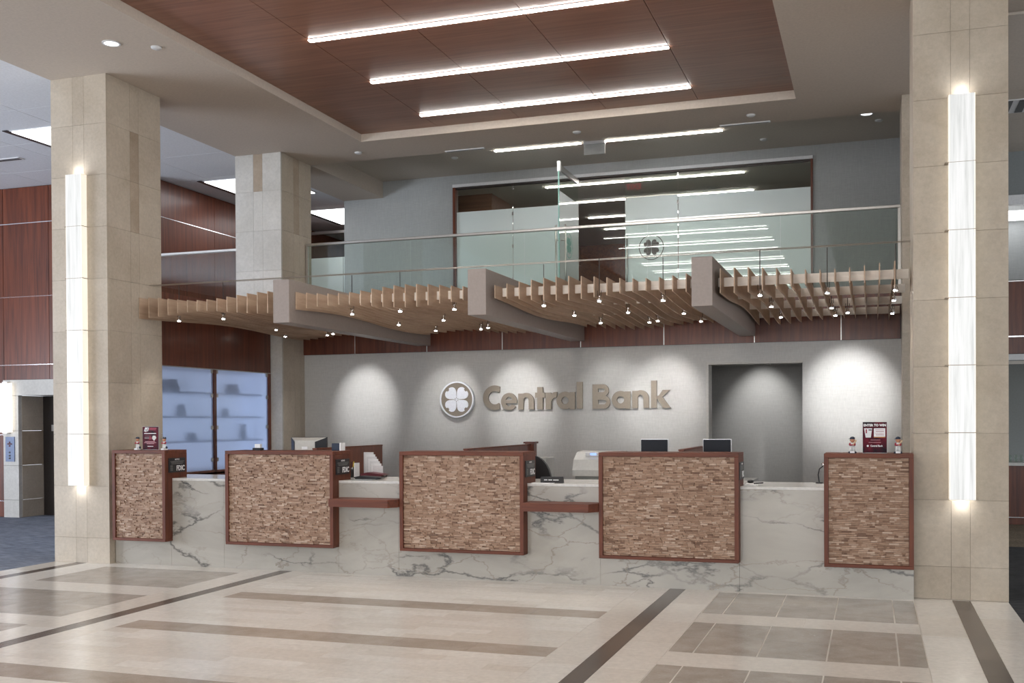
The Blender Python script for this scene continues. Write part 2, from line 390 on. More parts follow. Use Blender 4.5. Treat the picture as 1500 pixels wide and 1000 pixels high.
# ================================================================== CEILING (soffit with a recess lined in wood)
RX0, RX1, RY1, RY0 = -6.18, -.80, 12.26, -2.4
ce = MB()
ce.box(-8.107, RX0, -12, 13.15, 5.02, 5.5); ce.box(RX1, 1.05, -12, 13.15, 5.02, 5.5); ce.box(RX0, RX1, RY1, 13.15, 5.02, 5.5); ce.box(RX0, RX1, -12, RY0, 5.02, 5.5)
ceil = ce.done('ceiling', 'paint', kind='structure')
bk = box('ceiling', RX0, RX1, RY0, RY1, 5.14, 5.5, 'darkmetal', kind='structure')
wx = [-6.18, -5.12, -4.042, -2.963, -1.885, -.80]; wy = [RY0, -1.57, -.24, 1.09, 2.42, 3.75, 5.08, 6.41, 7.74, 9.07, 10.40, 11.73, RY1]
for a, c in zip(wx, wx[1:]):
    for d, e in zip(wy, wy[1:]):
        box('wood_panel', a+.003, c-.003, d+.002, e-.002, 5.115, 5.14, 'ceilw', bk)
box('ceiling', -8.107, 1.05, 13.15, 15.6, 5.28, 5.5, 'paint_hi', kind='structure')
lb = box('ceiling', -8.107, -7.411, 13.15, 15.46, 5.02, 5.28, 'paint', kind='structure')
cl = box('ceiling', -18, -8.107, -12, 20, 5.08, 5.3, 'paint_w', kind='structure')
for i in range(0, 8):
    for j in range(0, 18):
        x0 = -8.12-(i+1)*1.22; y0 = -1.2+j*1.22
        if y0 > 19: continue
        box('ceiling_panel', x0+.004, x0+1.216, y0+.004, y0+1.216, 5.055, 5.08, 'paint_w', cl)
cr = box('ceiling', 1.05, 9, -12, 20, 5.08, 5.3, 'paint', kind='structure')
for i in range(3):
    for j in range(9, 15):
        box('ceiling_panel', 1.06+i*1.22+.003, 1.06+(i+1)*1.22-.003, -.5+j*1.22, -.5+(j+1)*1.22-.006, 5.055, 5.08, 'paint_hi', cr)

# ================================================================== WALLS
# lower wall behind the counter, with an opening
wb = MB(); wb.box(-7.6, -1.89, 12.94, 13.19, 0, 2.36); wb.box(-.779, .315, 12.94, 13.19, 0, 2.36); wb.box(-1.89, -.779, 12.94, 13.19, 2.12, 2.36)
wall = wb.done('wall_back', 'wallf', kind='structure')
box('trim_1', -1.905, -1.875, 12.925, 13.2, 0, 2.135, 'lime_grey', kind='structure')
box('trim_2', -1.875, -.775, 12.925, 13.2, 2.11, 2.135, 'lime_grey', kind='structure')
box('wall_corridor', -4.5, .9, 14.5, 14.6, 0, 2.62, 'wallf', kind='structure')
# fascia of the mezzanine in rosewood panels
fa = box('wall_fascia', -7.6, .32, 12.935, 13.1, 2.36, 2.92, 'darkmetal', kind='structure')
sx = [-7.585, -6.626, -5.57, -4.515, -3.471, -2.417, -1.33, -.342, .31]
for a, c in zip(sx, sx[1:]):
    box('wood_panel', a+.006, c-.006, 12.915, 12.935, 2.362, 2.92, 'rose', fa)
for s in sx[1:-1]: box('metal_strip', s-.005, s+.005, 12.918, 12.935, 2.362, 2.92, 'steel', fa)
box('floor', -10, 1.05, 13.1, 22, 2.62, 2.92, 'carpetd', kind='structure')
t = thing('corridor_downlight', 'recessed lamp washing the corridor wall seen through the opening', 'ceiling light', (-1.38, 13.87, 2.62))
box('housing', -1.44, -1.32, 13.81, 13.93, 2.60, 2.62, 'whitem', t)
spot('lamp_light', (-1.38, 13.85, 2.58), (-1.38, 14.5, 1.3), 34, 62, .95, t, (.97,.98,1))
# upper wall with the glass front
wu = MB(); wu.box(-8.107, -6.20, 15.46, 15.66, 2.92, 5.28); wu.box(-.78, 1.05, 15.46, 15.66, 2.92, 5.28); wu.box(-6.20, -.78, 15.46, 15.66, 5.13, 5.28)
wu.done('wall_upper', 'wallu', kind='structure')
w1 = struct_empty('window_1', (-3.49, 15.46, 2.92))
box('header', -6.20, -.78, 15.42, 15.54, 5.085, 5.13, 'whitem', w1)
box('header_dark_strip', -6.17, -.80, 15.44, 15.52, 5.06, 5.085, 'darkmetal', w1)  # thin dark metal strip below the white header
box('window_frame', -6.20, -6.155, 15.43, 15.53, 2.92, 5.085, 'rose', w1)
box('window_frame', -.81, -.78, 15.43, 15.53, 2.92, 5.085, 'rose', w1)
def frosted(x0, x1, parent, y=15.48, top=4.705, ztop=5.06):
    box('frosted_pane', x0+.004, x1-.004, y, y+.012, 2.93, top, 'frost', parent)
    box('clear_pane', x0+.004, x1-.004, y, y+.012, top, ztop, 'clear', parent)
frosted(-6.155, -5.225, w1); frosted(-5.225, -4.20, w1); frosted(-2.68, -.81, w1)
for x in (-5.225, -2.68):
    for z in (3.1, 3.6, 4.1, 4.6, 5.0): box('clip', x-.012, x+.012, 15.468, 15.5, z, z+.05, 'chrome', w1)
# clover emblem outline helper
def petal(ang, r, cu=0, cv=0):
    H_ = [(.12,.10),(.28,.245),(.42,.37),(.56,.45),(.70,.475),(.84,.43),(.95,.33),(1.0,.21),(1.0,.12),(.90,.09)]; P = [(0, 0)]+H_+[(x, -y) for x, y in H_[::-1]]
    ca, sa = math.cos(ang), math.sin(ang)
    return [(cu+r*(x*ca-y*sa), cv+r*(x*sa+y*ca)) for x, y in P]
def circ(r, n=40, cu=0, cv=0): return [(cu+r*math.cos(2*PI*i/n), cv+r*math.sin(2*PI*i/n)) for i in range(n)]
# closed leaf
d2 = struct_empty('door_2', (-3.075, 15.46, 2.92))
frosted(-3.47, -2.68, d2, top=4.735, ztop=5.08)
mb = MB()
for x in (-3.43,):
    mb.cyl((x, 15.42, 3.2), (x, 15.42, 4.17), .013); mb.cyl((x, 15.42, 3.35), (x, 15.5, 3.35), .01); mb.cyl((x, 15.42, 4.0), (x, 15.5, 4.0), .01)
mb.done('door_handle', 'steel', d2, True)
mb = MB(); f = lambda u, v, t: (-3.075+u, 15.475-.004*t, 3.985+v)
for k in range(4): mb.prism(petal(PI/4+k*PI/2, .125), f)
mb.band(circ(.185), circ(.175), f); mb.done('emblem', 'darkmetal', d2)
# open leaf standing out into the gallery
d1 = struct_empty('door_1', (-4.18, 15.46, 2.92))
box('frosted_pane', -4.186, -4.174, 14.42, 15.45, 2.95, 4.69, 'frost', d1); box('clear_pane', -4.186, -4.174, 14.42, 15.45, 4.69, 5.0, 'clear', d1)
box('glass_edge', -4.188, -4.172, 14.405, 14.42, 2.95, 5.0, 'gedge', d1)
box('top_rail', -4.195, -4.165, 14.42, 15.45, 4.98, 5.06, 'steel', d1); box('rail_cap', -4.2, -4.16, 14.40, 14.46, 4.96, 5.1, 'signw', d1)
for sgn in (-1, 1):
    mb = MB(); x = -4.18+sgn*.07
    mb.cyl((x, 14.5, 3.1), (x, 14.5, 4.22), .014); mb.cyl((x, 14.5, 4.0), (-4.18, 14.5, 4.0), .01); mb.cyl((x, 14.5, 3.3), (-4.18, 14.5, 3.3), .01); mb.done('door_handle', 'steel', d1, True)
mb = MB(); f = lambda u, v, t: (-4.174+.004*t, 14.9+u, 3.985+v)
for k in range(4): mb.prism(petal(PI/4+k*PI/2, .125), f)
mb.band(circ(.185), circ(.175), f); mb.done('emblem', 'gedge', d1)
# room behind the glass front
box('ceiling', -8.1, 1.0, 15.66, 22, 5.17, 5.3, 'darkceil', kind='structure')
wr = MB(); wr.box(-8.1, -7.9, 15.66, 22, 2.92, 5.17); wr.box(.8, 1.0, 15.66, 22, 2.92, 5.17); wr.box(-8.1, 1, 22, 22.2, 2.92, 5.17)
wr.done('wall_room', 'rose_y', kind='structure')
mb = MB(); mb.box(-8, -5.9, 16.4, 22, 4.75, 5.17); mb.done('ceiling_bulkhead', 'ceilw', kind='structure')

# left: cladding beside the lifts
mb = MB(); mb.box(-18, -12.41, 13.0, 13.06, 0, 5.08); mb.box(-11.2, -10.0, 13.0, 13.06, 0, 5.08); mb.box(-12.41, -11.2, 13.0, 13.06, 1.9, 5.08); wl = mb.done('wall_left', 'darkmetal', origin=(-18, 13, 0), kind='structure')
ZL = [.0, .25, 1.27, 2.34, 3.38, 4.50, 5.05]
def clad(xa, xb, z0, z1):
    for k in range(len(ZL)-1):
        a, c = max(z0, ZL[k]), min(z1, ZL[k+1])
        if c-a < .02: continue
        box('wood_panel', xa+.004, xb-.004, 12.975, 13.0, a+.006, c-.006, 'rose', wl)
PX0, PX1 = -12.67, -10.9     # lift portal
for a, c in ((-16.4, -15.15), (-15.15, -13.9), (-13.9, PX0)): clad(a, c, 0, 5.05)
for a, c in ((PX0, -11.8), (-11.8, PX1)): clad(a, c, 2.11, 5.05)
clad(PX1, -10.0, 0, 5.05)
for k in range(1, 6):
    z = ZL[k]
    for a, c in (((-16.4, PX0), (PX1, -10.0)) if z < 2.1 else ((-16.4, -10.0),)):
        box('metal_strip', a, c, 12.97, 13.0, z-.006, z+.006, 'chrome', wl)
ws = box('wall_side', -10.08, -10.02, 13.06, 20, 0, 5.08, 'darkmetal', kind='structure')
for a, c in ((13.0, 14.62), (14.62, 16.2), (16.2, 17.8), (17.8, 19.4)):
    for z0, z1 in ((2.34,3.38),(3.38,4.5),(4.5,5.05)):
        box('wood_panel', -10.02, -9.99, a+.004, c-.004, z0+.006, z1-.006, 'rose', ws)
box('metal_strip', -10.02, -9.985, 13.0, 19.4, 4.494, 4.506, 'chrome', ws)
mb = MB(); mb.box(-18.1, -18, -12, 13, 0, 5.08); mb.done('wall_left_blocker', 'rose', kind='structure')  # unseen wall added to keep the bright sky out of the railing's reflection
# lift portal: stone surround, deep reveal, dark doors
lp = struct_empty('door_3', (-11.8, 13, 0))
for k, (za, zb) in enumerate(((0,.27),(.27,.80),(.80,1.33),(1.33,1.87))):
    box('stone_panel', PX0, -12.38, 12.95, 13.02, za+.002, zb-.002, 'lime_grey', lp); box('stone_panel', -11.2, PX1, 12.95, 13.02, za+.002, zb-.002, 'lime_grey', lp)
    box('stone_panel', -12.405, -12.375, 13.02, 13.46, za+.002, zb-.002, 'lime_dark' if k == 2 else 'lime', lp)
box('stone_panel', PX0, -11.8, 12.95, 13.02, 1.872, 2.11, 'lime_grey', lp); box('stone_panel', -11.8, PX1, 12.95, 13.02, 1.872, 2.11, 'lime_grey', lp)
box('lift_door', -12.41, -11.8, 13.46, 13.5, 0, 1.87, 'darkmetal', lp); box('lift_door', -11.79, -11.2, 13.46, 13.5, 0, 1.87, 'darkmetal', lp)
box('reveal_ceiling', -12.38, -11.2, 13.02, 13.5, 1.872, 1.9, 'lime', lp)
box('lock_plate', -12.2, -12.14, 13.44, 13.46, 1.32, 1.42, 'steel', lp)

# store of frosted glass cupboards between the two left columns
cb = box('wall_cupboard', -8.20, -7.60, 9.78, 12.36, 2.09, 2.92, 'rose_y', kind='structure')
for a, c in ((9.80, 11.08), (11.08, 12.34)): box('wood_panel', -7.6, -7.577, a+.003, c-.003, 2.095, 2.92, 'rose', cb)
box('metal_strip', -7.598, -7.572, 9.8, 12.34, 2.085, 2.095, 'steel', cb)
dc = thing('display_cupboard', 'tall backlit cupboard with frosted glass doors between the two left stone columns', 'cupboard', (-7.9, 11.08, 0))
box('base', -8.15, -7.577, 9.8, 12.34, 0, .84, 'rose', dc); box('backlit_panel', -7.99, -7.95, 9.8, 12.3, .86, 2.08, 'backlit', dc)
for y in (9.80, 11.055, 12.29): box('door_post', -7.62, -7.577, y, y+.05, .84, 2.09, 'rose', dc)
box('door_rail', -7.62, -7.577, 9.8, 12.34, .82, .865, 'rose', dc)
for z in (1.216, 1.51, 1.80): box('shelf', -7.95, -7.68, 9.8, 12.3, z-.012, z+.012, 'greyp', dc)
box('side_panel', -7.95, -7.62, 12.3, 12.34, .84, 2.09, 'backlit', dc)  # end panel made to glow too, so the right door does not look dark
for y0, y1 in ((9.85, 11.055), (11.105, 12.29)):
    d = box('glass_door', -7.602, -7.594, y0+.005, y1-.005, .87, 2.085, 'frostc', dc)
    for z in (.97, 1.36, 1.75, 2.04):
        for y in (y0+.005, y1-.045): box('hinge', -7.61, -7.585, y, y+.04, z, z+.045, 'steel', d)
items = [(10.45, 1.81, .26, .14), (11.75, 1.81, .2, .12), (10.7, 1.52, .12, .14), (12.0, 1.22, .1, .2), (10.9, 1.22, .14, .1), (11.6, 1.52, .1, .1), (11.85, .86, .14, .16)]
names = ['upper shelf behind the left frosted door', 'upper shelf behind the right frosted door', 'middle shelf behind the left frosted door', 'low shelf at the right end of the cupboard', 'low shelf behind the left frosted door', 'middle shelf behind the right frosted door', 'floor of the frosted cupboard']
for (y, z, wd, h), nm in zip(items, names):
    mb = MB(); mb.lathe((-7.80, y, z), [(wd*.5, 0), (wd*.52, h*.3), (wd*.4, h*.8), (wd*.44, h)], 10)
    tag(mb.done('display_pot', 'greyd', None, True), 'blurred dark object on the '+nm, 'ornament', 'objects seen dimly in the frosted cupboard')
t = thing('side_counter', 'pale side worktop on a dark wooden base below the frosted cupboard', 'worktop', (-7.3, 11.1, 0))
box('counter_top', -7.56, -6.95, 9.95, 12.3, .72, .80, 'worktop', t); box('base', -7.55, -7.0, 10.0, 12.3, 0, .72, 'rose', t)

# far corridor at the upper left
gl = struct_empty('window_2', (-9.2, 17.2, 2.92))
box('frosted_pane', -9.98, -9.05, 17.2, 17.212, 2.93, 4.42, 'frost', gl); box('frosted_pane', -9.04, -8.12, 17.2, 17.212, 2.93, 4.42, 'frost', gl)
box('clear_pane', -9.98, -8.12, 17.2, 17.212, 4.42, 4.85, 'clear', gl); box('window_frame', -9.98, -8.1, 17.18, 17.23, 4.85, 4.9, 'steel', gl)
box('wall_gallery', -10, -8.1, 19.6, 19.7, 2.92, 5.08, 'wallf', kind='structure')
# right-hand side beyond the column
wr2 = box('wall_right', 1.2, 7, 15.85, 16.0, 2.23, 3.32, 'darkmetal', kind='structure')
for a, c in ((1.2, 2.6), (2.6, 4.0), (4.0, 5.4)):
    for z0, z1 in ((2.31,2.55),(2.55,3.30)): box('wood_panel', a+.004, c-.004, 15.82, 15.85, z0+.008, z1-.008, 'rose', wr2)
for z in (2.55, 3.30): box('metal_strip', 1.2, 5.4, 15.815, 15.85, z-.008, z+.008, 'chrome', wr2)
box('trim_3', 1.2, 5.4, 15.8, 15.85, 2.23, 2.31, 'whitem', kind='structure')
wt = MB(); wt.box(1.2, 7, 16.9, 17.0, 2.92, 5.08); wt.done('wall_gallery_right', 'wallu', kind='structure')
box('trim_4', 1.2, 7, 15.8, 15.9, 4.33, 4.46, 'signw', kind='structure')
wt = MB(); wt.box(1.2, 7, 15.85, 15.95, 4.46, 5.08); wt.done('wall_right_upper', 'slate', kind='structure')
wt = MB(); wt.box(1.2, 7, 19.0, 19.1, 0, 2.6); wt.done('wall_kitchen', 'greyd', kind='structure')
box('ceiling', 1.2, 7, 15.85, 19, 2.32, 2.6, 'darkceil', kind='structure')
wt = MB(); wt.box(1.05, 1.2, 13.2, 19, 0, 5.08); wt.done('wall_return', 'wallu', kind='structure')

# ================================================================== COLUMNS clad in stone panels
ZJ = [0, .262, .795, 1.328, 1.862, 2.396, 2.93, 3.463, 3.995, 4.52, 5.02]
def column(x0, x1, y0, y1, label, mt='lime', darks=(), z0=0, left=False):
    c = thing('stone_column', label, 'column', ((x0+x1)/2, (y0+y1)/2, 0), 'limestone columns of the hall')
    box('core', x0+.012, x1-.012, y0+.012, y1-.012, 0, 5.02, 'lime', c)
    xm = (x0+x1)/2; ym = (y0+y1)/2; g = .0010
    for k in range(len(ZJ)-1):
        a, b2 = ZJ[k]+g, ZJ[k+1]-g
        for i, (p, q) in enumerate(((x0, xm-.07), (xm-.07, xm+.07), (xm+.07, x1))):
            m_ = 'lime_dark' if ('f', k, i) in darks else mt
            box('stone_panel', p+(g if i else 0), q-(g if i < 2 else 0), y0, y0+.03, a, b2, m_, c)
        for i, (p, q) in enumerate(((y0+.03, ym-.07), (ym-.07, ym+.07), (ym+.07, y1))):
            m_ = 'lime_dark' if ('s', k, i) in darks else 'lime'
            box('stone_panel', x1-.03, x1, p+(g if i else 0), q-g, a, b2, m_, c)
            if left: box('stone_panel', x0, x0+.03, p+(g if i else 0), q-g, a, b2, m_, c)
        box('stone_panel', x0+.03, x1-.03, y1-.03, y1, a, b2, 'lime', c)
        if not left: box('stone_panel', x0, x0+.03, y0+.03, y1, a, b2, 'lime', c)
    return c
column(-8.107, -7.411, 8.965, 9.84, 'nearest left stone column carrying a glowing wall light', 'lime', {('s',8,1),('s',7,1),('s',1,1)})
column(-8.107, -7.411, 12.35, 13.15, 'second left stone column standing behind the balcony canopy', 'lime_grey', {('f',9,1),('s',9,1),('s',8,1)})
column(.315, 1.013, 9.14, 9.98, 'large right stone column carrying a glowing wall light', 'lime', (), 0, True)
column(.315, 1.013, 12.52, 13.35, 'rear right stone column, mostly hidden behind the large one', 'lime', (), 0, True)

def sconce(xc, y, label, z0=.80, z1=4.0, w=.19, d=.085):
    t = thing('wall_light', label, 'wall light', (xc, y, z0), 'tall onyx lights on the columns')
    box('back_plate', xc-.05, xc+.05, y-.02, y, z0+.03, z1-.03, 'whitem', t)
    n = 6; h = (z1-z0)/n
    for k in range(n):
        a, b2 = z0+k*h+.003, z0+(k+1)*h-.003
        box('onyx_panel', xc-w/2+.006, xc+w/2-.006, y-d, y-d+.012, a, b2, 'onyx', t)
        box('onyx_edge', xc-w/2-.002, xc-w/2+.006, y-d, y-.001, a, b2, 'onyx_edge', t); box('onyx_edge', xc+w/2-.006, xc+w/2+.002, y-d, y-.001, a, b2, 'onyx_edge', t)
        if k: box('bracket', xc-w/2-.03, xc+w/2+.005, y-d+.01, y-.0, z0+k*h-.003, z0+k*h+.003, 'bronze', t)
    box('lamp', xc-.05, xc+.05, y-.05, y-.03, z0+.01, z1-.01, 'lampsoft', t)
    spot('lamp_light', (xc, y-.06, z1+.005), (xc, y-.02, z1+1), .75, 165, .9, t, (.93,.96,1)); spot('lamp_light', (xc, y-.06, z0-.005), (xc, y-.02, z0-1), .6, 165, .9, t, (.93,.96,1))
M['callplate'] = plain('call_plate', (.20,.25,.38), .5)
M['lampsoft'] = emit('lamp_soft', (1.0,.99,.98), 8)
sconce(-7.755, 8.965, 'tall glowing onyx light on the left column')
sconce(.672, 9.14, 'tall glowing onyx light on the right column')
t = thing('wall_light', 'short twin light strip on the stone frame of the lift', 'wall light', (-12.55, 12.95, 1.3))
box('glow_panel', -12.55, -12.44, 12.90, 12.92, 1.31, 2.06, 'tube2', t) if 'tube2' in M else None
M['tube2'] = emit('soft_tube', (1,.97,.93), 1.4)
box('glow_panel', -12.53, -12.45, 12.88, 12.90, 1.31, 2.06, 'tube2', t); box('glow_panel', -12.67, -12.62, 12.88, 12.90, 1.31, 2.06, 'tube2', t)
box('housing', -12.62, -12.53, 12.88, 12.95, 1.29, 2.08, 'steel', t)
t = thing('call_panel', 'steel lift call panel on the stone frame under the light', 'control panel', (-12.53, 12.95, .85))
box('plate', -12.62, -12.45, 12.935, 12.95, .86, 1.24, 'callplate', t)
for z in (1.10, 1.13, 1.155):
    for dx in (-.03, 0, .03):
        if abs(dx) > .01 and z != 1.13: continue
        mb = MB(); mb.cyl((-12.535+dx, 12.925, z), (-12.535+dx, 12.94, z), .012); mb.done('button', 'maroon', t)
for z in (.91, .95, 1.0): mb = MB(); mb.cyl((-12.535, 12.925, z), (-12.535, 12.94, z), .014); mb.done('button', 'black', t)

# ================================================================== COUNTER
ct = thing('marble_counter', 'long grey veined marble counter with white top between the columns', 'counter', (-3.5, 9.2, 0))
mx_ = [-7.405, -6.72, -6.1, -4.83, -4.20, -2.26, -1.06, .312]
for a, c in zip(mx_, mx_[1:]): box('marble_slab', a+.001, c-.001, 9.05, 9.08, 0, .86, 'marble', ct)
box('worktop', -7.405, .312, 9.05, 9.78, .86, .885, 'marbletop', ct, .003)
box('back_panel', -7.4, .31, 9.72, 9.76, 0, .86, 'rose', ct)
lab = ['narrow stone-tiled counter panel beside the left column', 'second stone-tiled counter panel from the left, below the white-backed monitor', 'middle stone-tiled counter panel below the round emblem', 'stone-tiled counter panel in front of two black monitors', 'stone-tiled counter panel beside the right column with the contest poster']
PN = [(-7.345, -6.705), (-6.005, -4.822), (-4.135, -2.931), (-2.245, -1.052), (-.372, .308)]
FY, RY, ZB, ZT = 8.93, 9.29, .252, 1.168
for (x0, x1), l in zip(PN, lab):
    t = thing('counter_panel', l, 'counter panel', ((x0+x1)/2, FY, ZB), 'stone-tiled panels along the counter')
    T = .034
    box('frame_top', x0, x1, FY, RY, ZT-T, ZT, 'trimw', t, .002)
    box('frame_bottom', x0, x1, FY, 9.05, ZB, ZB+T*.8, 'trimw', t, .002)
    for s, (a, c) in enumerate(((x0, x0+T), (x1-T, x1))):
        mb = MB(); pts = [(FY, ZB+T*.8), (9.05, ZB+T*.8), (9.05, .885), (RY, .885), (RY, ZT-T), (FY, ZT-T)]
        mb.prism(pts, lambda u, v, tt, a=a, c=c: (a if tt else c, u, v)); mb.done('frame_side', 'trimv', t)
    box('backing', x0+T, x1-T, FY+.035, FY+.05, ZB+T*.8, ZT-T, 'trimv', t)
    box('rear_panel', x0+T, x1-T, RY-.02, RY, .885, ZT-T, 'trimv', t)
    mb = MB(); rnd = random.Random(int(x0*100)); z = ZB+T*.8+.001; H = .0148
    while z < ZT-T-.004:
        zt = min(z+H, ZT-T-.001); x = x0+T+.001
        while x < x1-T-.004:
            w_ = rnd.choice((.02,.03,.04,.05,.06,.075)); xe = min(x+w_, x1-T-.001)
            if x1-T-.001-xe < .02: xe = x1-T-.001
            yf = FY+.012+rnd.uniform(0, .014)
            vs = [mb.bm.verts.new(p) for p in ((x, yf, z+.0008), (xe-.001, yf, z+.0008), (xe-.001, yf, zt-.0008), (x, yf, zt-.0008), (x, FY+.035, z+.0008), (xe-.001, FY+.035, z+.0008), (xe-.001, FY+.035, zt-.0008), (x, FY+.035, zt-.0008))]
            for f_ in ((0,1,2,3),(1,5,6,2),(4,0,3,7),(3,2,6,7),(4,5,1,0)): mb.bm.faces.new([vs[i] for i in f_])
            x = xe
        z += H
    o = mb.done('stone_strips', 'split', t, kind='stuff')
for x0, x1, l in ((-4.80, -4.135, 'walnut ledge between the second and third stone-tiled panels'), (-2.905, -2.245, 'walnut ledge between the third and fourth stone-tiled panels')):
    mb = MB(); pts = [(x0, 8.80), (x1-.06, 8.80), (x1-.0, 8.90), (x1, 9.05), (x0, 9.05)]
    if 0: pass
    mb.prism(pts, lambda u, v, tt: (u, v, .655+.072*tt)); tag(mb.done('wood_ledge', 'trimw', None, origin=(x0, 8.8, .655)), l, 'ledge', 'walnut ledges on the counter front')

# ================================================================== CANOPY
YW = 12.915
for xr, l in ((-5.513, 'left taupe canopy beam next to the second column'), (-3.419, 'middle taupe canopy beam above the round emblem'), (-1.317, 'right taupe canopy beam above the letter k')):
    o = box('canopy_beam', xr-.183, xr, 9.33, YW, 2.44, 2.872, 'beam', None, .003); tag(o, l, 'beam', 'taupe beams carrying the slatted canopy')
def ztop(x, y): return 2.752+.028*math.cos(2*PI*(x+2.72)/1.57 + .35*(y-9.45))
def zbot(x, y): return 2.583-.026*math.cos(2*PI*(x+2.72)/1.57 + 1.82*(y-9.45))
bays = [(-7.405, -5.696, 'leftmost slatted canopy bay, beside the left column'), (-5.513, -3.602, 'second slatted canopy bay, between left and middle beams'), (-3.419, -1.50, 'third slatted canopy bay, between middle and right beams'), (-1.317, .30, 'rightmost slatted canopy bay, ending at the right column')]
for bi, (xa, xb, l) in enumerate(bays):
    t = thing('canopy_bay', l, 'canopy', ((xa+xb)/2, 9.45, 2.6), 'slatted wooden canopy bays')
    x = [-7.405, -5.510, -3.379, -1.270][bi]
    while x < xb-.02:
        mb = MB(); n = 16; ys = [9.45+(12.86-9.45)*i/n for i in range(n+1)]
        pts = [(y, ztop(x, y)) for y in ys] + [(y, zbot(x, y)) for y in ys[::-1]]
        up_ = [(y, ztop(x, y)) for y in ys]; lo_ = [(y, zbot(x, y)) for y in ys]
        mb.band(up_, lo_, lambda u, v, tt, x=x: (x+.009*tt, u, v), closed=False)
        mb.done('slat', 'slat', t); x += .1205
    for ri, yc in enumerate((9.66, 10.72, 11.76, 12.8)):
        box('cross_slat', xa+.005, xb-.005, yc, yc+.02, 2.642, 2.722, 'cross', t)
# suspended cables and rods above the canopy
for i, y in enumerate((9.62, 9.68)):
    mb = MB(); mb.cyl((-7.4, y, 2.93), (.31, y, 2.955), .0035, n=5); tag(mb.done('suspension_cable', 'steel', None), ['front', 'rear'][i]+' thin steel cable of the pair strung above the canopy', 'cable', 'thin cables above the canopy')
    
# spotlights hung through the slats
BX = {0: [(-7.09,9.71),(-6.52,9.69),(-6.72,11.07),(-7.15,12.0),(-6.55,12.01),(-6.38,11.85)],
      1: [(-5.03,9.75),(-4.46,9.68),(-3.89,9.71),(-5.10,11.03),(-4.42,10.71),(-5.02,11.92),(-4.43,11.91),(-4.29,11.77)],
      2: [(-2.97,9.71),(-2.38,9.53),(-1.82,9.70),(-2.95,10.73),(-2.36,10.65),(-1.84,10.95),(-2.9,11.67),(-2.37,11.8),(-2.25,11.67),(-1.81,11.91)],
      3: [(-.94,9.61),(-.37,9.65),(.19,9.66),(-.93,10.61),(-.38,10.97),(.19,10.49),(-.93,11.76),(-.37,11.77),(-.24,11.52),(.2,11.77)]}
WASH = {(-6.38,11.85): (-6.46, 1.4), (-5.02,11.92): (-5.25, .75), (-4.29,11.77): (-4.26, 1.4), (-2.9,11.67): (-3.04, .7), (-2.25,11.67): (-2.40, 1.6), (-.24,11.52): (-.25, 3.2)}
ordn = ['first', 'second', 'third', 'fourth']; bayn = ['leftmost', 'second', 'third', 'rightmost']
for bi, L_ in BX.items():
    rows = {'front': [], 'middle': [], 'back': []}
    for x, y in L_: rows['front' if y < 10.2 else 'middle' if y < 11.3 else 'back'].append((x, y))
    for rn, pts in rows.items():
        for i, (x, y) in enumerate(sorted(pts)):
            t = thing('spotlight', '%s small spotlight from the left in the %s row of the %s canopy bay' % (ordn[i], rn, bayn[bi]), 'spotlight', (x, y, 2.55), 'small spotlights hung in the canopy')
            mb = MB(); mb.cyl((x, y, 2.59), (x, y, 2.94 if rn == 'front' else 2.70), .004, n=6); mb.cyl((x-.018, y, 2.59), (x-.018, y, 2.64), .003, n=5); mb.cyl((x+.018, y, 2.59), (x+.018, y, 2.64), .003, n=5); mb.done('stem', 'darkmetal', t)
            mb = MB(); mb.lathe((x, y, 2.545), [(.026, 0), (.024, .012), (.014, .035), (.010, .05)], 12); mb.done('reflector', 'chrome', t, True)
            mb = MB(); mb.cyl((x, y, 2.537), (x, y, 2.5445), .016); mb.done('bulb', 'lampglow', t)
            if (x, y) in WASH:
                spot('lamp_light', (x, y, 2.53), (WASH[(x, y)][0], 12.94, 1.72), WASH_W*WASH[(x, y)][1], 46, .9, t, (.97,.975,1))
            else:
                spot('lamp_light', (x, y, 2.53), (x, y-.25 if rn == 'front' else y, 0), SPOT_W, 70, .8, t)

# ================================================================== BALCONY RAIL
def railing(x0, x1, seams, label, mt='railg'):
    t = thing('glass_railing', label, 'railing', ((x0+x1)/2, 12.99, 2.92), 'glass railings of the gallery')
    e = [x0]+seams+[x1]
    for a, c in zip(e, e[1:]): box('glass_pane', a+.004, c-.004, 12.985, 12.997, 2.86, 3.865, mt, t)
    box('handrail', x0, x1, 12.965, 13.015, 3.865, 3.90, 'steel', t, .004)
    box('base_channel', x0, x1, 12.96, 13.02, 2.90, 2.935, 'steel', t)
    for a in (x0, x1-.03): box('end_post', a, a+.03, 12.975, 13.005, 2.9, 3.87, 'steel', t)
    return t
railing(-7.40, .312, [-5.83, -4.23, -2.63, -1.03], 'long glass railing with metal handrail along the gallery edge')
railing(-9.97, -8.12, [-9.6], 'short glass railing left of the second stone column')
t = thing('pendant_frame', 'small bright window frame seen far back through the short railing', 'window', (-9.9, 12.0, 2.9)) if 0 else None

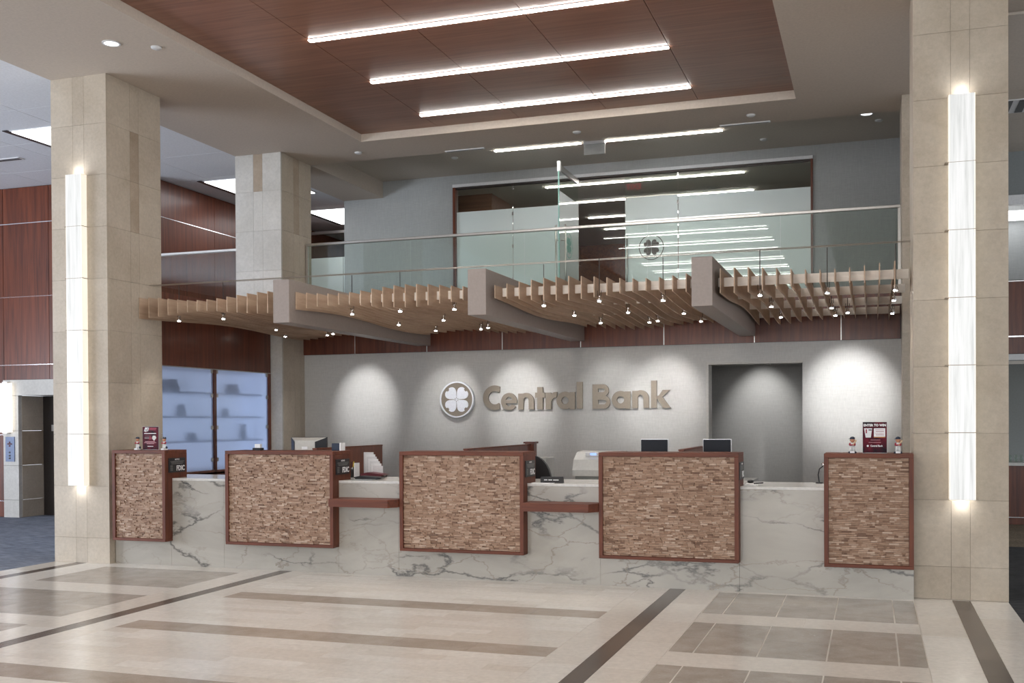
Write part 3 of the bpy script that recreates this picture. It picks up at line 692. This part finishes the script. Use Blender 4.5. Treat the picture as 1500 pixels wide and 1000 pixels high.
# ================================================================== CEILING LIGHTS
def linear(xa, xb, y, z, label, n=3, group='long white light strips in the ceiling'):
    t = thing('linear_light', label, 'ceiling light', ((xa+xb)/2, y, z), group)
    box('housing', xa, xb, y-.028, y+.028, z-.008, z, 'whitem', t)
    d = (xb-xa)/n
    for k in range(n): box('diffuser', xa+k*d+.004, xa+(k+1)*d-.004, y-.025, y+.025, z-.017, z-.008, 'tube', t)
ys = [11.72, 10.40, 9.07]
nm = ['light strip in the wood ceiling nearest the glass front', 'second light strip of the wood ceiling, counted from the glass front', 'third light strip of the wood ceiling, nearest the top of the picture']
for y, l in zip(ys, nm): linear(-5.12, -1.885, y, 5.115, l)
for k in range(1, 9): linear(-5.12, -1.885, 9.07-1.33*k, 5.115, 'light strip outside the frame, seen only mirrored in the upper glass', 3, 'light strips seen only as reflections')
linear(-5.07, -3.80, 14.22, 5.28, 'light strip left of the hanging exit sign', 1); linear(-3.47, -1.87, 14.22, 5.28, 'light strip right of the hanging exit sign', 2)
for y, l in ((16.24, 'first light strip in the room behind the glass front'), (17.55, 'second light strip in the room behind the glass front'), (18.96, 'third light strip in the room behind the glass front'), (20.2, 'last light strip in the room behind the glass front')):
    linear(-4.93, -1.81, y, 5.17, l, 1, 'light strips in the room behind the glass')
    box('air_slot', -4.93-.16 if y < 17 else -4.93-.16, -4.95, y-.02, y+1.0, 5.16, 5.168, 'black', None) if 0 else None
t = thing('exit_sign', 'clear exit sign hanging between two light strips', 'sign', (-3.61, 14.22, 5.1))
box('plate', -3.76, -3.46, 14.215, 14.23, 5.10, 5.24, 'greyp', t); box('mount', -3.76, -3.46, 14.19, 14.25, 5.24, 5.28, 'whitem', t)
M['redglow'] = emit('exit_red', (.9,.05,.08), 1.2)
text('lettering', 'EXIT', 'redglow', face_back(-3.61, 14.233, 5.17), t, .12, .001, .003)
# square light panels, left
for x0, x1, y0, y1, l in ((-10.05, -8.9, 10.45, 11.65, 'square light panel in the white ceiling above the left column'), (-9.46, -8.3, 13.6, 14.85, 'square light panel in the white ceiling above the short railing'), (-9.15, -8.12, 16.1, 17.35, 'square light panel in the ceiling over the far gallery')):
    t = thing('light_panel', l, 'ceiling light', (x0, y0, 5.05), 'square light panels in the white ceiling')
    box('frame', x0-.02, x1+.02, y0-.02, y1+.02, 5.045, 5.054, 'whitem', t); box('diffuser', x0, x1, y0, y1, 5.035, 5.046, 'panelglow', t)
    box('air_slot', x0-.10, x0-.03, y0-.05, y1+.05, 5.043, 5.052, 'black', t)
t = thing('light_panel', 'distant light panel glimpsed right of the large column', 'ceiling light', (1.95, 17.7, 4.3)); box('diffuser', 1.7, 2.13, 16.1, 16.8, 4.28, 4.3, 'panelglow', t)
def vent(x, y, z, dx, dy, n, label, along='y'):
    t = thing('air_vent', label, 'vent', (x, y, z)); box('frame', x, x+dx, y, y+dy, z-.012, z, 'whitem', t)
    for k in range(n):
        if along == 'y': a = x+.02+k*(dx-.04)/n; box('slot', a, a+(dx-.04)/n*.55, y+.02, y+dy-.02, z-.016, z-.011, 'black', t)
        else: a = y+.02+k*(dy-.04)/n; box('slot', x+.02, x+dx-.02, a, a+(dy-.04)/n*.55, z-.016, z-.011, 'black', t)
vent(-11.45, 11.5, 5.055, .5, .12, 2, 'small bright air vent in the white ceiling at the left edge', 'x')
vent(1.42, 13.25, 5.055, .34, .55, 2, 'black slotted air vent in the ceiling right of the large column')
vent(-5.35, 13.05, 5.02, .55, .05, 1, 'slim slot vent in the soffit above the glass front, left one', 'x')
vent(-1.75, 13.05, 5.02, .6, .05, 1, 'slim slot vent in the soffit above the glass front, right one', 'x')
def down(x, y, z, label, wt=6):
    t = thing('downlight', label, 'ceiling light', (x, y, z), 'round recessed downlights')
    mb = MB(); f = lambda u, v, tt: (x+u, y+v, z-.008*tt); mb.band(circ(.085, 24), circ(.068, 24), f); mb.done('trim_ring', 'whitem', t)
    mb = MB(); mb.cyl((x, y, z-.004), (x, y, z-.001), .07, n=24); mb.done('lens', 'downglow', t)
    spot('lamp_light', (x, y, z-.02), (x, y, 0), wt, 80, .7, t, (.95,.97,1))
down(-6.775, 8.28, 5.02, 'bright round downlight in the soffit before the left column')
down(-6.85, 13.97, 5.28, 'round downlight in the ceiling near the second column'); down(-.061, 14.1, 5.28, 'round downlight in the ceiling at the upper right')
for x, y, z, l in ((-6.447, 8.513, 5.02, 'small round detector beside the bright left downlight'), (-6.457, 12.727, 5.02, 'small round detector at the left rear corner of the wood ceiling'), (-3.46, 12.748, 5.02, 'small round detector behind the middle of the wood ceiling'), (-1.342, 12.732, 5.02, 'small round detector behind the right end of the wood ceiling'), (-.32, 13.95, 5.28, 'small round detector left of the upper right downlight'), (.09, 14.45, 5.28, 'small round detector right of the upper right downlight'), (-5.75, 14.4, 5.28, 'small round detector above the left end of the glass front'), (-1.4, 14.9, 5.28, 'small round detector above the right end of the glass front')):
    mb = MB(); mb.lathe((x, y, z-.02), [(.035, 0), (.05, .008), (.052, .02)], 16); tag(mb.done('ceiling_detector', 'whitem', None, True, origin=(x, y, z)), l, 'detector', 'small round ceiling detectors')

# ================================================================== SIGN ON THE WALL
t = thing('round_emblem', 'round bronze clover emblem with silver rim on the wall', 'sign', (-5.135, 12.94, 1.726))
f = lambda u, v, tt: (-5.135+u, 12.90+.03*tt, 1.726+v)
mb = MB(); mb.prism(circ(.218, 48), lambda u, v, tt: (-5.135+u, 12.885+.05*tt, 1.726+v)); mb.done('disc', 'bronze', t)
mb = MB(); mb.band(circ(.236, 48), circ(.218, 48), lambda u, v, tt: (-5.135+u, 12.875+.06*tt, 1.726+v)); mb.done('rim', 'silver', t)
for k in range(4):
    mb = MB(); mb.prism(petal(PI/4+k*PI/2, .178), lambda u, v, tt: (-5.135+u, 12.875+.012*tt, 1.726+v)); mb.done('petal', 'silver', t)
for k in range(6):
    a = k*PI/3+.5; mb = MB(); mb.cyl((-5.135+.022*math.cos(a), 12.868, 1.726+.022*math.sin(a)), (-5.135+.022*math.cos(a), 12.876, 1.726+.022*math.sin(a)), .0045, n=8); mb.done('stamen_dot', 'bronze', t)
t = thing('wall_lettering', 'bronze capital and small letters reading Central Bank on the wall', 'sign', (-3.55, 12.94, 1.59))
LET = [('C',-4.779,-4.548,1.583,1.903),('e',-4.532,-4.314,1.581,1.803),('n',-4.298,-4.088,1.587,1.8),('t',-4.071,-3.942,1.587,1.872),('r',-3.931,-3.784,1.588,1.808),('a',-3.788,-3.545,1.585,1.81),('l',-3.523,-3.446,1.592,1.93),('B',-3.319,-3.091,1.589,1.895),('a',-3.071,-2.836,1.587,1.809),('n',-2.811,-2.602,1.593,1.814),('k',-2.577,-2.332,1.592,1.929)]
S = .074   # stem width
def arc(cx, cz, rx, rz, a0, a1, n=22): return [(cx+rx*math.cos(math.radians(a0+(a1-a0)*i/n)), cz+rz*math.sin(math.radians(a0+(a1-a0)*i/n))) for i in range(n+1)]
for ch, a, c, z0, z1 in LET:
    mb = MB(); f = lambda u, v, tt: (u, 12.905+.0006*mb.k+(.024-.0013*mb.k)*tt, v); W = c-a; H = z1-z0; cx, cz = (a+c)/2, (z0+z1)/2
    R = lambda x0, x1, p, q: mb.prism([(x0, p), (x1, p), (x1, q), (x0, q)], f)
    if ch == 'C':
        r = H/2; cx = a+r*1.0; mb.band(arc(cx, cz, r, r, 62, 298), arc(cx+.0, cz, r-S, r-S, 50, 310), f, False)
        # square the terminals on the right edge
        mb.prism([(cx+r*math.cos(math.radians(62)), cz+r*math.sin(math.radians(62))), (c, cz+r*.80), (c, cz+.062+.02), (cx+(r-S)*math.cos(math.radians(50)), cz+(r-S)*math.sin(math.radians(50)))], f)
        mb.prism([(cx+r*math.cos(math.radians(62)), cz-r*math.sin(math.radians(62))), (c, cz-r*.80), (c, cz-.062-.02), (cx+(r-S)*math.cos(math.radians(50)), cz-(r-S)*math.sin(math.radians(50)))], f)
    elif ch == 'e':
        rx, rz = W/2, H/2; mb.band(arc(cx, cz, rx, rz, 0, 325, 30), arc(cx, cz, rx-.062, rz-.05, 0, 325, 30), f, False); R(a+.03, c-.002, cz-.022, cz+.022)
    elif ch == 'n':
        R(a, a+.070, z0, z1-.008); R(c-.070, c, z0, z1-.105); mb.band(arc(cx, z1-.105, W/2, .105, 180, 0, 20), arc(cx, z1-.105, W/2-.070, .048, 180, 0, 20), f, False)
    elif ch == 't':
        R(cx-S*.5, cx+S*.5, z0, z1); R(a, c, z0+.150, z0+.215)
    elif ch == 'r':
        R(a, a+S, z0, z1-.008); r = .11; mb.band(arc(a+.14, z1-r, .105, r, 180, 84, 12), arc(a+.14, z1-r, .055, r-.07, 180, 84, 12), f, False)
    elif ch == 'a':
        r = H/2; ca = a+r; mb.band(arc(ca, cz, r, r, 0, 360, 32)[:-1], arc(ca, cz, r-.066, r-.066, 0, 360, 32)[:-1], f); R(c-S*.95, c, z0, z1-.008)
    elif ch == 'l': R(a, c, z0, z1)
    elif ch == 'B':
        R(a, a+S, z0, z1); r2 = (H*.54)/2; r1 = (H*.5)/2
        for rr, zc, xr in ((r1, z1-r1, c-.018), (r2, z0+r2, c)):
            mb.band([(a+.05, zc+rr)]+arc(xr-rr, zc, rr, rr, 90, -90, 16)+[(a+.05, zc-rr)], [(a+.05, zc+rr-.055)]+arc(xr-rr, zc, rr-.052, rr-.055, 90, -90, 16)+[(a+.05, zc-rr+.055)], f, False)
    elif ch == 'k':
        R(a, a+S*.95, z0, z1); zm = z0+.115
        mb.prism([(a+.06, zm-.015), (a+.145, z0+.222), (c-.01, z0+.222), (a+.135, zm+.012)], f); mb.prism([(a+.06, zm+.03), (a+.125, zm+.045), (c, z0), (c-.098, z0)], f)
    mb.done('letter', 'bronze', t)

# ================================================================== THINGS ON AND BEHIND THE COUNTER
# notices on the side faces of the panels
for (x1, l) in ((-6.705, 'black deposit insurance notice on the side of the left narrow panel'), (-4.822, 'black deposit insurance notice on the side of the second panel'), (-2.931, 'black deposit insurance notice on the side of the middle panel'), (-1.052, 'black deposit insurance notice on the side of the fourth panel')):
    t = thing('notice_plate', l, 'sign', (x1, 9.12, .95), 'black notices on the panel sides')
    box('plate', x1, x1+.008, 8.985, 9.255, .942, 1.088, 'black', t)
    text('lettering', 'FDIC', 'signw', face_right(x1+.009, 9.175, .982), t, .07, .0005, .0025, fitw=.135)
    text('lettering', 'NOTICE', 'signw', face_right(x1+.009, 9.12, 1.072), t, .02, .0003, .0003)
    for k in range(3): box('print_line', x1+.008, x1+.0085, 9.01+.01*k, 9.235-.012*k, 1.052-.012*k, 1.0545-.012*k, 'greyp', t)
    for k in range(5): box('print_line', x1+.008, x1+.0085, 9.01, 9.05, 1.01-.012*k, 1.0125-.012*k, 'greyp', t)
# posters
def poster(x0, x1, z0, z1, y, label):
    t = thing('poster', label, 'poster', ((x0+x1)/2, y, ZT)); box('holder', x0-.003, x1+.003, y+.003, y+.012, ZT, z1+.003, 'clearp', t); box('foot', x0+.02, x1-.02, y, y+.08, ZT, ZT+.005, 'clearp', t)
    box('print', x0, x1, y, y+.003, z0, z1, 'posterbg', t); return t
M['clearp'] = plain('acrylic', (.5,.5,.5), .1)
mt, nt, b, N, L = newmat('poster_print')
f_ = noise(N, L, coords(N, L, (14,14,9)), 1, 3); L.new(ramp(N, L, f_, [(.35,(.02,.012,.018)),(.55,(.10,.012,.022)),(.7,(.2,.02,.035))]), b.inputs['Base Color']); setp(b, rough=.35); setp(b, rough=.6, spec=.15); M['posterbg'] = mt
x0, x1, z0, z1, y = -.074, .11, 1.172, 1.42, 9.08
t = poster(x0, x1, z0, z1, y, 'dark red contest poster standing on the right end panel')
F = lambda x, z: face_front(x, y-.001, z)
text('lettering', 'ENTER TO WIN', 'signw', F((x0+x1)/2, z1-.026), t, .026, .0004, .0012, fitw=.172)
box('text_card', x0+.085, x1-.012, y-.002, y, z1-.118, z1-.05, 'signw', t); box('colour_bar', x0+.085, x1-.012, y-.002, y, z1-.126, z1-.118, 'orange', t)
for k in range(4): box('print_line', x0+.095+.004*(k % 2), x1-.022, y-.0025, y-.002, z1-.064-.014*k, z1-.060-.014*k, 'red' if k % 2 else 'pink', t)
mb = MB(); mb.prism([(x0+.022, z1-.125), (x0+.062, z1-.125), (x0+.072, z1-.05), (x0+.010, z1-.05)], lambda u, v, tt: (u, y-.002*tt, v)); mb.done('picture_card', 'white', t)
box('print_line', x0+.044, x0+.068, y-.0026, y-.002, z1-.068, z1-.060, 'black', t); box('print_line', x0+.022, x0+.032, y-.0026, y-.002, z1-.09, z1-.058, 'red', t)
box('print_line', x0+.06, x1-.05, y-.001, y, z1-.146, z1-.143, 'pink', t); box('print_line', x0+.045, x1-.045, y-.001, y, z1-.166, z1-.163, 'pink', t)
text('lettering', 'Central Bank', 'signw', F(x0+.105, z0+.055), t, .02, .0004, .0006, fitw=.095)
mb = MB(); mb.prism(circ(.008, 12), lambda u, v, tt: (x0+.038+u, y-.001*tt, z0+.055+v)); mb.done('logo_dot', 'signw', t)
x0, x1, z0, z1 = -7.084, -6.892, 1.172, 1.404
t = poster(x0, x1, z0, z1, y, 'dark maroon poster standing on the left end panel')
mb = MB()
for q in ([(.018,.185),(.030,.185),(.045,.226),(.033,.226)], [(.034,.18),(.046,.18),(.060,.226),(.048,.226)], [(.020,.195),(.052,.195),(.055,.205),(.022,.205)], [(.055,.218),(.078,.218),(.080,.226),(.058,.226)], [(.056,.186),(.066,.186),(.080,.226),(.070,.226)]):
    mb.prism([(x0+u, z0+v) for u, v in q], lambda u, v, tt: (u, y-.001*tt, v))
mb.done('big_numerals', 'signw', t)
for a_, c_, zz, h_, mm in ((.085,.17,.212,.010,'red'),(.07,.165,.198,.008,'red'),(.02,.165,.161,.007,'signw'),(.03,.11,.13,.012,'maroon'),(.08,.11,.105,.03,'red'),(.025,.1,.115,.006,'greyp'),(.03,.15,.078,.005,'pink'),(.02,.165,.068,.005,'pink'),(.05,.14,.058,.004,'pink'),(.06,.13,.03,.006,'signw')):
    box('print_line', x0+a_, x0+c_, y-.001, y, z0+zz, z0+zz+h_, mm, t)
mb = MB(); mb.prism([(x0+.115, z0+.115), (x0+.14, z0+.088), (x0+.168, z0+.12), (x0+.155, z0+.142), (x0+.125, z0+.142)], lambda u, v, tt: (u, y-.0012*tt, v)); mb.done('picture_card', 'beige', t)
# player figurines
def figurine(x, y, label, bat, face):
    t = thing('player_figurine', label, 'figurine', (x, y, ZT), 'baseball player figurines'); z = ZT; s = face
    mb = MB(); mb.lathe((x, y, z), [(.032, 0), (.034, .006), (.030, .014)], 16); mb.done('base', 'navy' if bat else 'jersey', t, True)
    box('name_block', x-.018, x+.018, y-.034, y-.02, z+.002, z+.017, 'signw', t)
    mb = MB(); mb.cyl((x-.013, y, z+.014), (x-.008, y, z+.052), .010, .011); mb.cyl((x+.013, y, z+.014), (x+.008, y, z+.052), .010, .011)
    mb.ball((x, y, z+.068), (.021, .015, .022)); mb.ball((x, y, z+.054), (.017, .013, .010)); mb.done('body', 'jersey', t, True)
    mb = MB()
    for q in (-1, 1): mb.cyl((x+q*.018, y-.002, z+.080), (x+q*.020, y-.014, z+.066), .0075, .0065); mb.cyl((x+q*.020, y-.014, z+.066), (x+s*.008, y-.024, z+.068), .0065, .005)
    mb.done('sleeves', 'red', t, True)
    mb = MB(); mb.ball((x+s*.008, y-.025, z+.069), .006); mb.cyl((x, y, z+.084), (x, y, z+.092), .006); mb.ball((x, y-.002, z+.106), (.018, .018, .021)); mb.ball((x, y-.020, z+.104), (.003, .004, .004))
    for q in (-1, 1): mb.ball((x+q*.018, y, z+.105), (.003, .005, .006))
    mb.done('head', 'skin', t, True)
    mb = MB(); mb.ball((x, y, z+.120), (.0205, .0205, .015)); mb.lathe((x-s*.014, y-.012, z+.114), [(.016, 0), (.016, .003)], 14); mb.done('cap', 'navy', t, True)
    mb = MB()
    if bat: mb.cyl((x+.004, y-.026, z+.064), (x+.03, y-.012, z+.105), .003, .0065); mb.done('bat', 'batw', t, True)
    else: mb.ball((x+.022, y+.004, z+.024), (.012, .012, .014)); mb.done('helmet', 'navy', t, True)
figurine(-7.145, 9.08, 'capped player figurine left of the maroon poster', False, 1); figurine(-6.82, 9.08, 'capped player figurine right of the maroon poster', False, 1)
figurine(-.155, 9.08, 'figurine holding a bat left of the contest poster', True, 1); figurine(.195, 9.08, 'figurine holding a bat right of the contest poster', True, 1)
# partitions between the teller places
for x, y0, y1, l, post in ((-5.25, 9.35, 10.85, 'wooden partition behind the second counter panel', 0), (-3.64, 9.35, 11.3, 'wooden partition with end post behind the middle counter panel', 1), (-1.60, 9.35, 10.65, 'wooden partition behind the fourth counter panel', 0)):
    t = thing('partition', l, 'partition', (x, (y0+y1)/2, 0), 'wooden partitions between teller places')
    box('board', x-.02, x+.02, 9.785, y1, 0, 1.172, 'rose', t); box('board', x-.02, x+.02, y0, 9.785, .887, 1.172, 'rose', t); box('top_cap', x-.025, x+.025, y0, y1, 1.172, 1.185, 'trimv', t)
    if post: box('post', x-.045, x+.06, y1, y1+.1, 0, 1.19, 'rose', t); box('post_cap', x-.06, x+.075, y1-.015, y1+.115, 1.19, 1.21, 'rose', t)
# desks behind the marble
for x0, x1, l in ((-6.9, -5.28, 'staff desk behind the second panel'), (-5.22, -3.67, 'staff desk behind the middle panel'), (-3.5, -1.63, 'staff desk behind the fourth panel'), (-1.57, .2, 'staff desk behind the right end panel')):
    t = thing('staff_desk', l, 'desk', ((x0+x1)/2, 10.1, 0), 'staff desks behind the counter'); box('desk_top', x0, x1, 9.79, 10.55, .73, .76, 'worktop', t)
    for lx in (x0+.03, x1-.09):
        for ly in (9.83, 10.45): box('leg', lx, lx+.05, ly, ly+.05, 0, .73, 'steel', t)
def monitor(x, y, z, w_, h_, back, label, rot=0):
    t = thing('monitor', label, 'monitor', (x, y, z)); zc = z+h_
    if back:
        mb = MB(); mb.prism([(x-w_/2, 0), (x+w_/2, 0), (x+w_/2-.09, -.09), (x-w_/2+.09, -.09)], lambda u, v, tt: (u, y+v, z+.12+(h_-.12)*tt - (.03 if v < -.05 and tt else 0))); mb.done('shell', 'beige', t)
        for s in (-1, 1):
            mb = MB(); P = [(x+s*w_/2, y-.001, z+.12), (x+s*(w_/2), y-.001, z+h_), (x+s*(w_/2-.088), y-.094, z+h_-.045), (x+s*(w_/2-.088), y-.094, z+.12)]
            vs = [mb.bm.verts.new(p) for p in P]+[mb.bm.verts.new((p[0]+s*.003, p[1]-.003, p[2])) for p in P]
            for f_ in ((0,1,2,3),(7,6,5,4),(0,4,5,1),(1,5,6,2),(2,6,7,3),(3,7,4,0)): mb.bm.faces.new([vs[i] for i in f_])
            mb.done('side_vent', 'black', t)
        box('screen', x-w_/2, x+w_/2, y+.001, y+.02, z+.1, z+h_+.005, 'black', t); box('label_plate', x-.035, x+.035, y-.096, y-.092, z+h_-.125, z+h_-.095, 'signw', t)
        fy = y-.04
    else:
        box('screen_back', x-w_/2, x+w_/2, y, y+.03, z+.12, z+h_, 'screen', t, .004); box('bezel', x-w_/2-.008, x+w_/2+.008, y+.03, y+.042, z+.112, z+h_+.006, 'silver', t, .003); fy = y+.02
        mb = MB(); mb.cyl((x, y-.002, z+h_*.62), (x, y+.001, z+h_*.62), .012); mb.done('badge', 'lcd', t)
    box('stand', x-.03, x+.03, fy-.01, fy+.02, z+.015, z+.2, 'greyd', t); mb = MB(); mb.prism(circ(.09, 20), lambda u, v, tt: (x+u, fy+v*.8, z+.015*tt)); mb.done('foot', 'greyd', t)
monitor(-5.68, 10.0, .76, .42, .52, True, 'monitor with pale back and black side vents behind the second panel')
monitor(-1.96, 9.95, .76, .25, .50, False, 'left of the two small black monitors behind the fourth panel')
monitor(-1.37, 9.95, .76, .25, .50, False, 'right black monitor behind the fourth panel, with a blue dot')
t = thing('card_holder', 'small black holder with white cards on the second panel, left end', 'card holder', (-5.75, 9.12, ZT)); box('tray', -5.79, -5.70, 9.08, 9.15, ZT, ZT+.025, 'black', t, .004); box('cards', -5.775, -5.715, 9.10, 9.135, ZT+.018, ZT+.062, 'white', t)
t = thing('card_stand', 'black block with a leaning white card on the second panel, right end', 'card holder', (-4.88, 9.15, ZT)); box('block', -4.935, -4.85, 9.12, 9.18, ZT, ZT+.07, 'navy', t, .003); box('card', -4.845, -4.832, 9.11, 9.2, ZT, ZT+.075, 'white', t)
t = thing('brochure_rack', 'black rack fanned with white brochures in the first counter gap', 'brochure rack', (-4.78, 9.65, .885)); box('tray', -4.93, -4.64, 9.62, 9.74, .885, .91, 'black', t, .003)
for k in range(7): box('brochure', -4.90+.026*k, -4.79+.026*k, 9.73-.018*k, 9.735-.018*k, .91, 1.135-.022*k, 'white' if k % 2 else 'whitem', t)
mb = MB(); mb.lathe((-4.985, 9.62, .885), [(.045, 0), (.045, .10), (.04, .10)], 14); t = thing('pen_cup', 'black cup of pens beside the fanned brochures', 'pen cup', (-4.985, 9.62, .885)); mb.done('cup', 'black', t, True)
for k, mm in enumerate(('black','yellow','black','white','black')): mb = MB(); a_ = k*1.3; mb.cyl((-4.985+.015*math.cos(a_), 9.62+.015*math.sin(a_), .9), (-4.985+.04*math.cos(a_), 9.62+.04*math.sin(a_), 1.03+.012*(k % 3)), .005, n=6); mb.done('pen', mm, t)
t = thing('white_envelope_stack', 'upright white folder beside the pen cup in the first gap', 'folder', (-4.8, 9.3, .885)); box('folder', -4.81, -4.80, 9.34, 9.44, .885, 1.04, 'white', t)
mb = MB(); mb.prism([(-4.79, .9), (-4.60, .9), (-4.55, .925), (-4.72, .945), (-4.80, .93)], lambda u, v, tt: (u, 9.45+.14*tt, v)); tag(mb.done('document_pouch', 'maroon', None), 'brown document pouch lying behind the black tray', 'pouch')
mb = MB(); mb.prism([(-4.76, .886), (-4.55, .886), (-4.50, .9), (-4.53, .908), (-4.72, .918), (-4.79, .905)], lambda u, v, tt: (u, 9.28+.12*tt, v)); tag(mb.done('card_reader', 'black', None), 'flat black card reader on the marble in the first gap', 'card reader')
tag(box('paper_sheet', -4.74, -4.50, 9.12, 9.26, .885, .889, 'slate'), 'grey-green mat under the flat black card reader', 'mat')
t = thing('name_plate', 'black name plate on the marble in the second gap', 'name plate', (-2.73, 9.15, .885)); mb = MB(); mb.prism([(9.13, .885), (9.18, .885), (9.16, .942), (9.145, .942)], lambda u, v, tt: (-2.835+.21*tt, u, v)); mb.done('block', 'black', t)
for k, (a_, c_) in enumerate(((-2.80,-2.77),(-2.76,-2.725),(-2.715,-2.665))): box('print_line', a_, c_, 9.132, 9.136, .909, .917, 'signw', t)
tag(box('paper_pad', -2.90, -2.70, 9.07, 9.125, .885, .888, 'white'), 'white slip of paper before the black name plate', 'paper')
# printer with rounded hood
t = thing('receipt_printer', 'grey machine with blue display at the right of the second gap', 'printer', (-2.55, 10.2, .76))
mb = MB(); mb.prism([(10.05, .9), (10.45, .9), (10.45, 1.14), (10.22, 1.13), (10.10, 1.06), (10.05, .96)], lambda u, v, tt: (-2.79+.46*tt, u, v)); mb.done('hood', 'greyp', t)
box('lower_case', -2.77, -2.35, 10.08, 10.42, .76, .9, 'greyd', t)
pm = Matrix.Translation((-2.60, 10.155, 1.095)) @ Matrix.Rotation(math.radians(30), 4, 'X')
mb = MB(); 
for u0, u1, v0, v1, in ((-.08, .08, -.05, .045),): mb.prism([(u0, v0+.02), (u0+.02, v0), (u1-.02, v0), (u1, v0+.02), (u1, v1), (u0, v1)], lambda u, v, tt: tuple(pm @ Vector((u, -.006*tt, v))))
mb.done('control_panel', 'whitem', t)
mb = MB(); mb.prism([(-.03, .015), (.03, .015), (.03, .035), (-.03, .035)], lambda u, v, tt: tuple(pm @ Vector((u, -.006-.003*tt, v)))); mb.done('display', 'lcd', t)
for u in (-.05, -.02, .01, .04): mb = MB(); c_ = pm @ Vector((u, -.007, -.012)); mb.ball(tuple(c_), .006, 6); mb.done('button', 'greyd', t)
t = thing('copier', 'grey boxy machine behind the black chair back in the second gap', 'printer', (-3.2, 10.6, .76)); box('case', -3.42, -3.12, 10.25, 10.54, .761, 1.07, 'greyp', t, .006); box('handle', -3.20, -3.15, 10.235, 10.25, .93, 1.0, 'darkmetal', t)
# chair
t = thing('office_chair', 'black office chair seen behind the middle counter panel', 'chair', (-3.2, 10.05, 0))
mb = MB(); mb.band(arc(0, 0, .22, .25, 0, 180, 14), arc(0, 0, .16, .19, 0, 180, 14), lambda u, v, tt: (-3.22+u, 10.0+.05*tt, .86+v), False); mb.band(arc(0, 0, .18, .21, 0, 180, 14), arc(0, 0, .001, .001, 0, 180, 14), lambda u, v, tt: (-3.22+u, 10.02+.02*tt, .86+v), False); mb.box(-3.44, -3.0, 10.0, 10.05, .6, .86); mb.done('backrest', 'black', t)
mb = MB(); mb.box(-3.45, -2.99, 9.8, 10.3, .44, .52); mb.done('seat', 'black', t); mb = MB(); mb.cyl((-3.22, 10.05, .08), (-3.22, 10.05, .44), .03); mb.done('post', 'darkmetal', t)
for k in range(5): a_ = k*2*PI/5; mb = MB(); mb.cyl((-3.22, 10.05, .09), (-3.22+.27*math.cos(a_), 10.05+.27*math.sin(a_), .05), .022, .014); mb.ball((-3.22+.27*math.cos(a_), 10.05+.27*math.sin(a_), .03), .028, 6); mb.done('leg', 'darkmetal', t)
# right gap
t = thing('side_table', 'grey table with pointed end in the opening behind the counter', 'table', (-1.5, 13.0, 0)); mb = MB(); mb.prism([(-2.1, 12.0), (-1.30, 12.1), (-1.28, 12.85), (-2.1, 12.85)], lambda u, v, tt: (u, v, .73+.025*tt)); mb.done('table_top', 'worktop', t)
for lx, ly in ((-2.05, 12.1), (-1.36, 12.2), (-1.36, 12.75), (-2.05, 12.75)): box('leg', lx, lx+.03, ly, ly+.03, 0, .73, 'darkmetal', t)
tag(box('notepad', -1.04, -.93, 9.2, 9.42, .885, .892, 'white'), 'white notepad on the marble beside the fourth panel', 'notepad')
mb = MB(); mb.cyl((-.96, 9.28, .898), (-.90, 9.40, .898), .006, n=8); tag(mb.done('pen', 'black', None), 'black pen lying across the white notepad', 'pen')
mb = MB(); mb.ball((-1.02, 9.55, .90), (.03, .045, .016)); tag(mb.done('computer_mouse', 'black', None, True), 'small black mouse on the marble by the fourth panel', 'mouse')
t = thing('desk_lamp', 'thin black curved lamp behind the right end panel', 'lamp', (-.40, 9.65, .885)); mb = MB(); pts = [(-.44, 9.65, .885), (-.45, 9.65, .96), (-.44, 9.65, 1.01), (-.41, 9.65, 1.035), (-.38, 9.65, 1.035)]; mb.tube(pts, .005); mb.done('arm', 'black', t); mb = MB(); mb.ball((-.40, 9.65, 1.05), (.025, .02, .018)); mb.done('head', 'chrome', t, True)
mb = MB(); mb.lathe((-.44, 9.65, .885), [(.035, 0), (.03, .01)], 12); mb.done('base', 'black', t)
# coffee counter at the far right
t = thing('coffee_counter', 'rosewood serving counter far back at the right edge', 'counter', (2.6, 15.9, 0)); box('body', 1.25, 4.2, 15.8, 16.4, .1, .80, 'rose', t); box('counter_top', 1.22, 4.22, 15.76, 16.42, .80, .84, 'worktop', t); box('plinth', 1.25, 4.2, 15.84, 16.4, 0, .1, 'rose', t); box('metal_strip', 1.25, 4.2, 15.79, 15.8, .095, .105, 'chrome', t)
for k in range(7):
    x = 1.72+.07*k; mb = MB(); mb.lathe((x, 15.95+.04*(k % 2), .84), [(.022, 0), (.026, .10), (.024, .10), (.02, .005)], 10)
    tag(mb.done('drinking_glass', 'clear', None, True), 'drinking glass %s from the left on the far right serving counter' % ('first','second','third','fourth','fifth','sixth','seventh')[k], 'glass', 'glasses on the far serving counter')
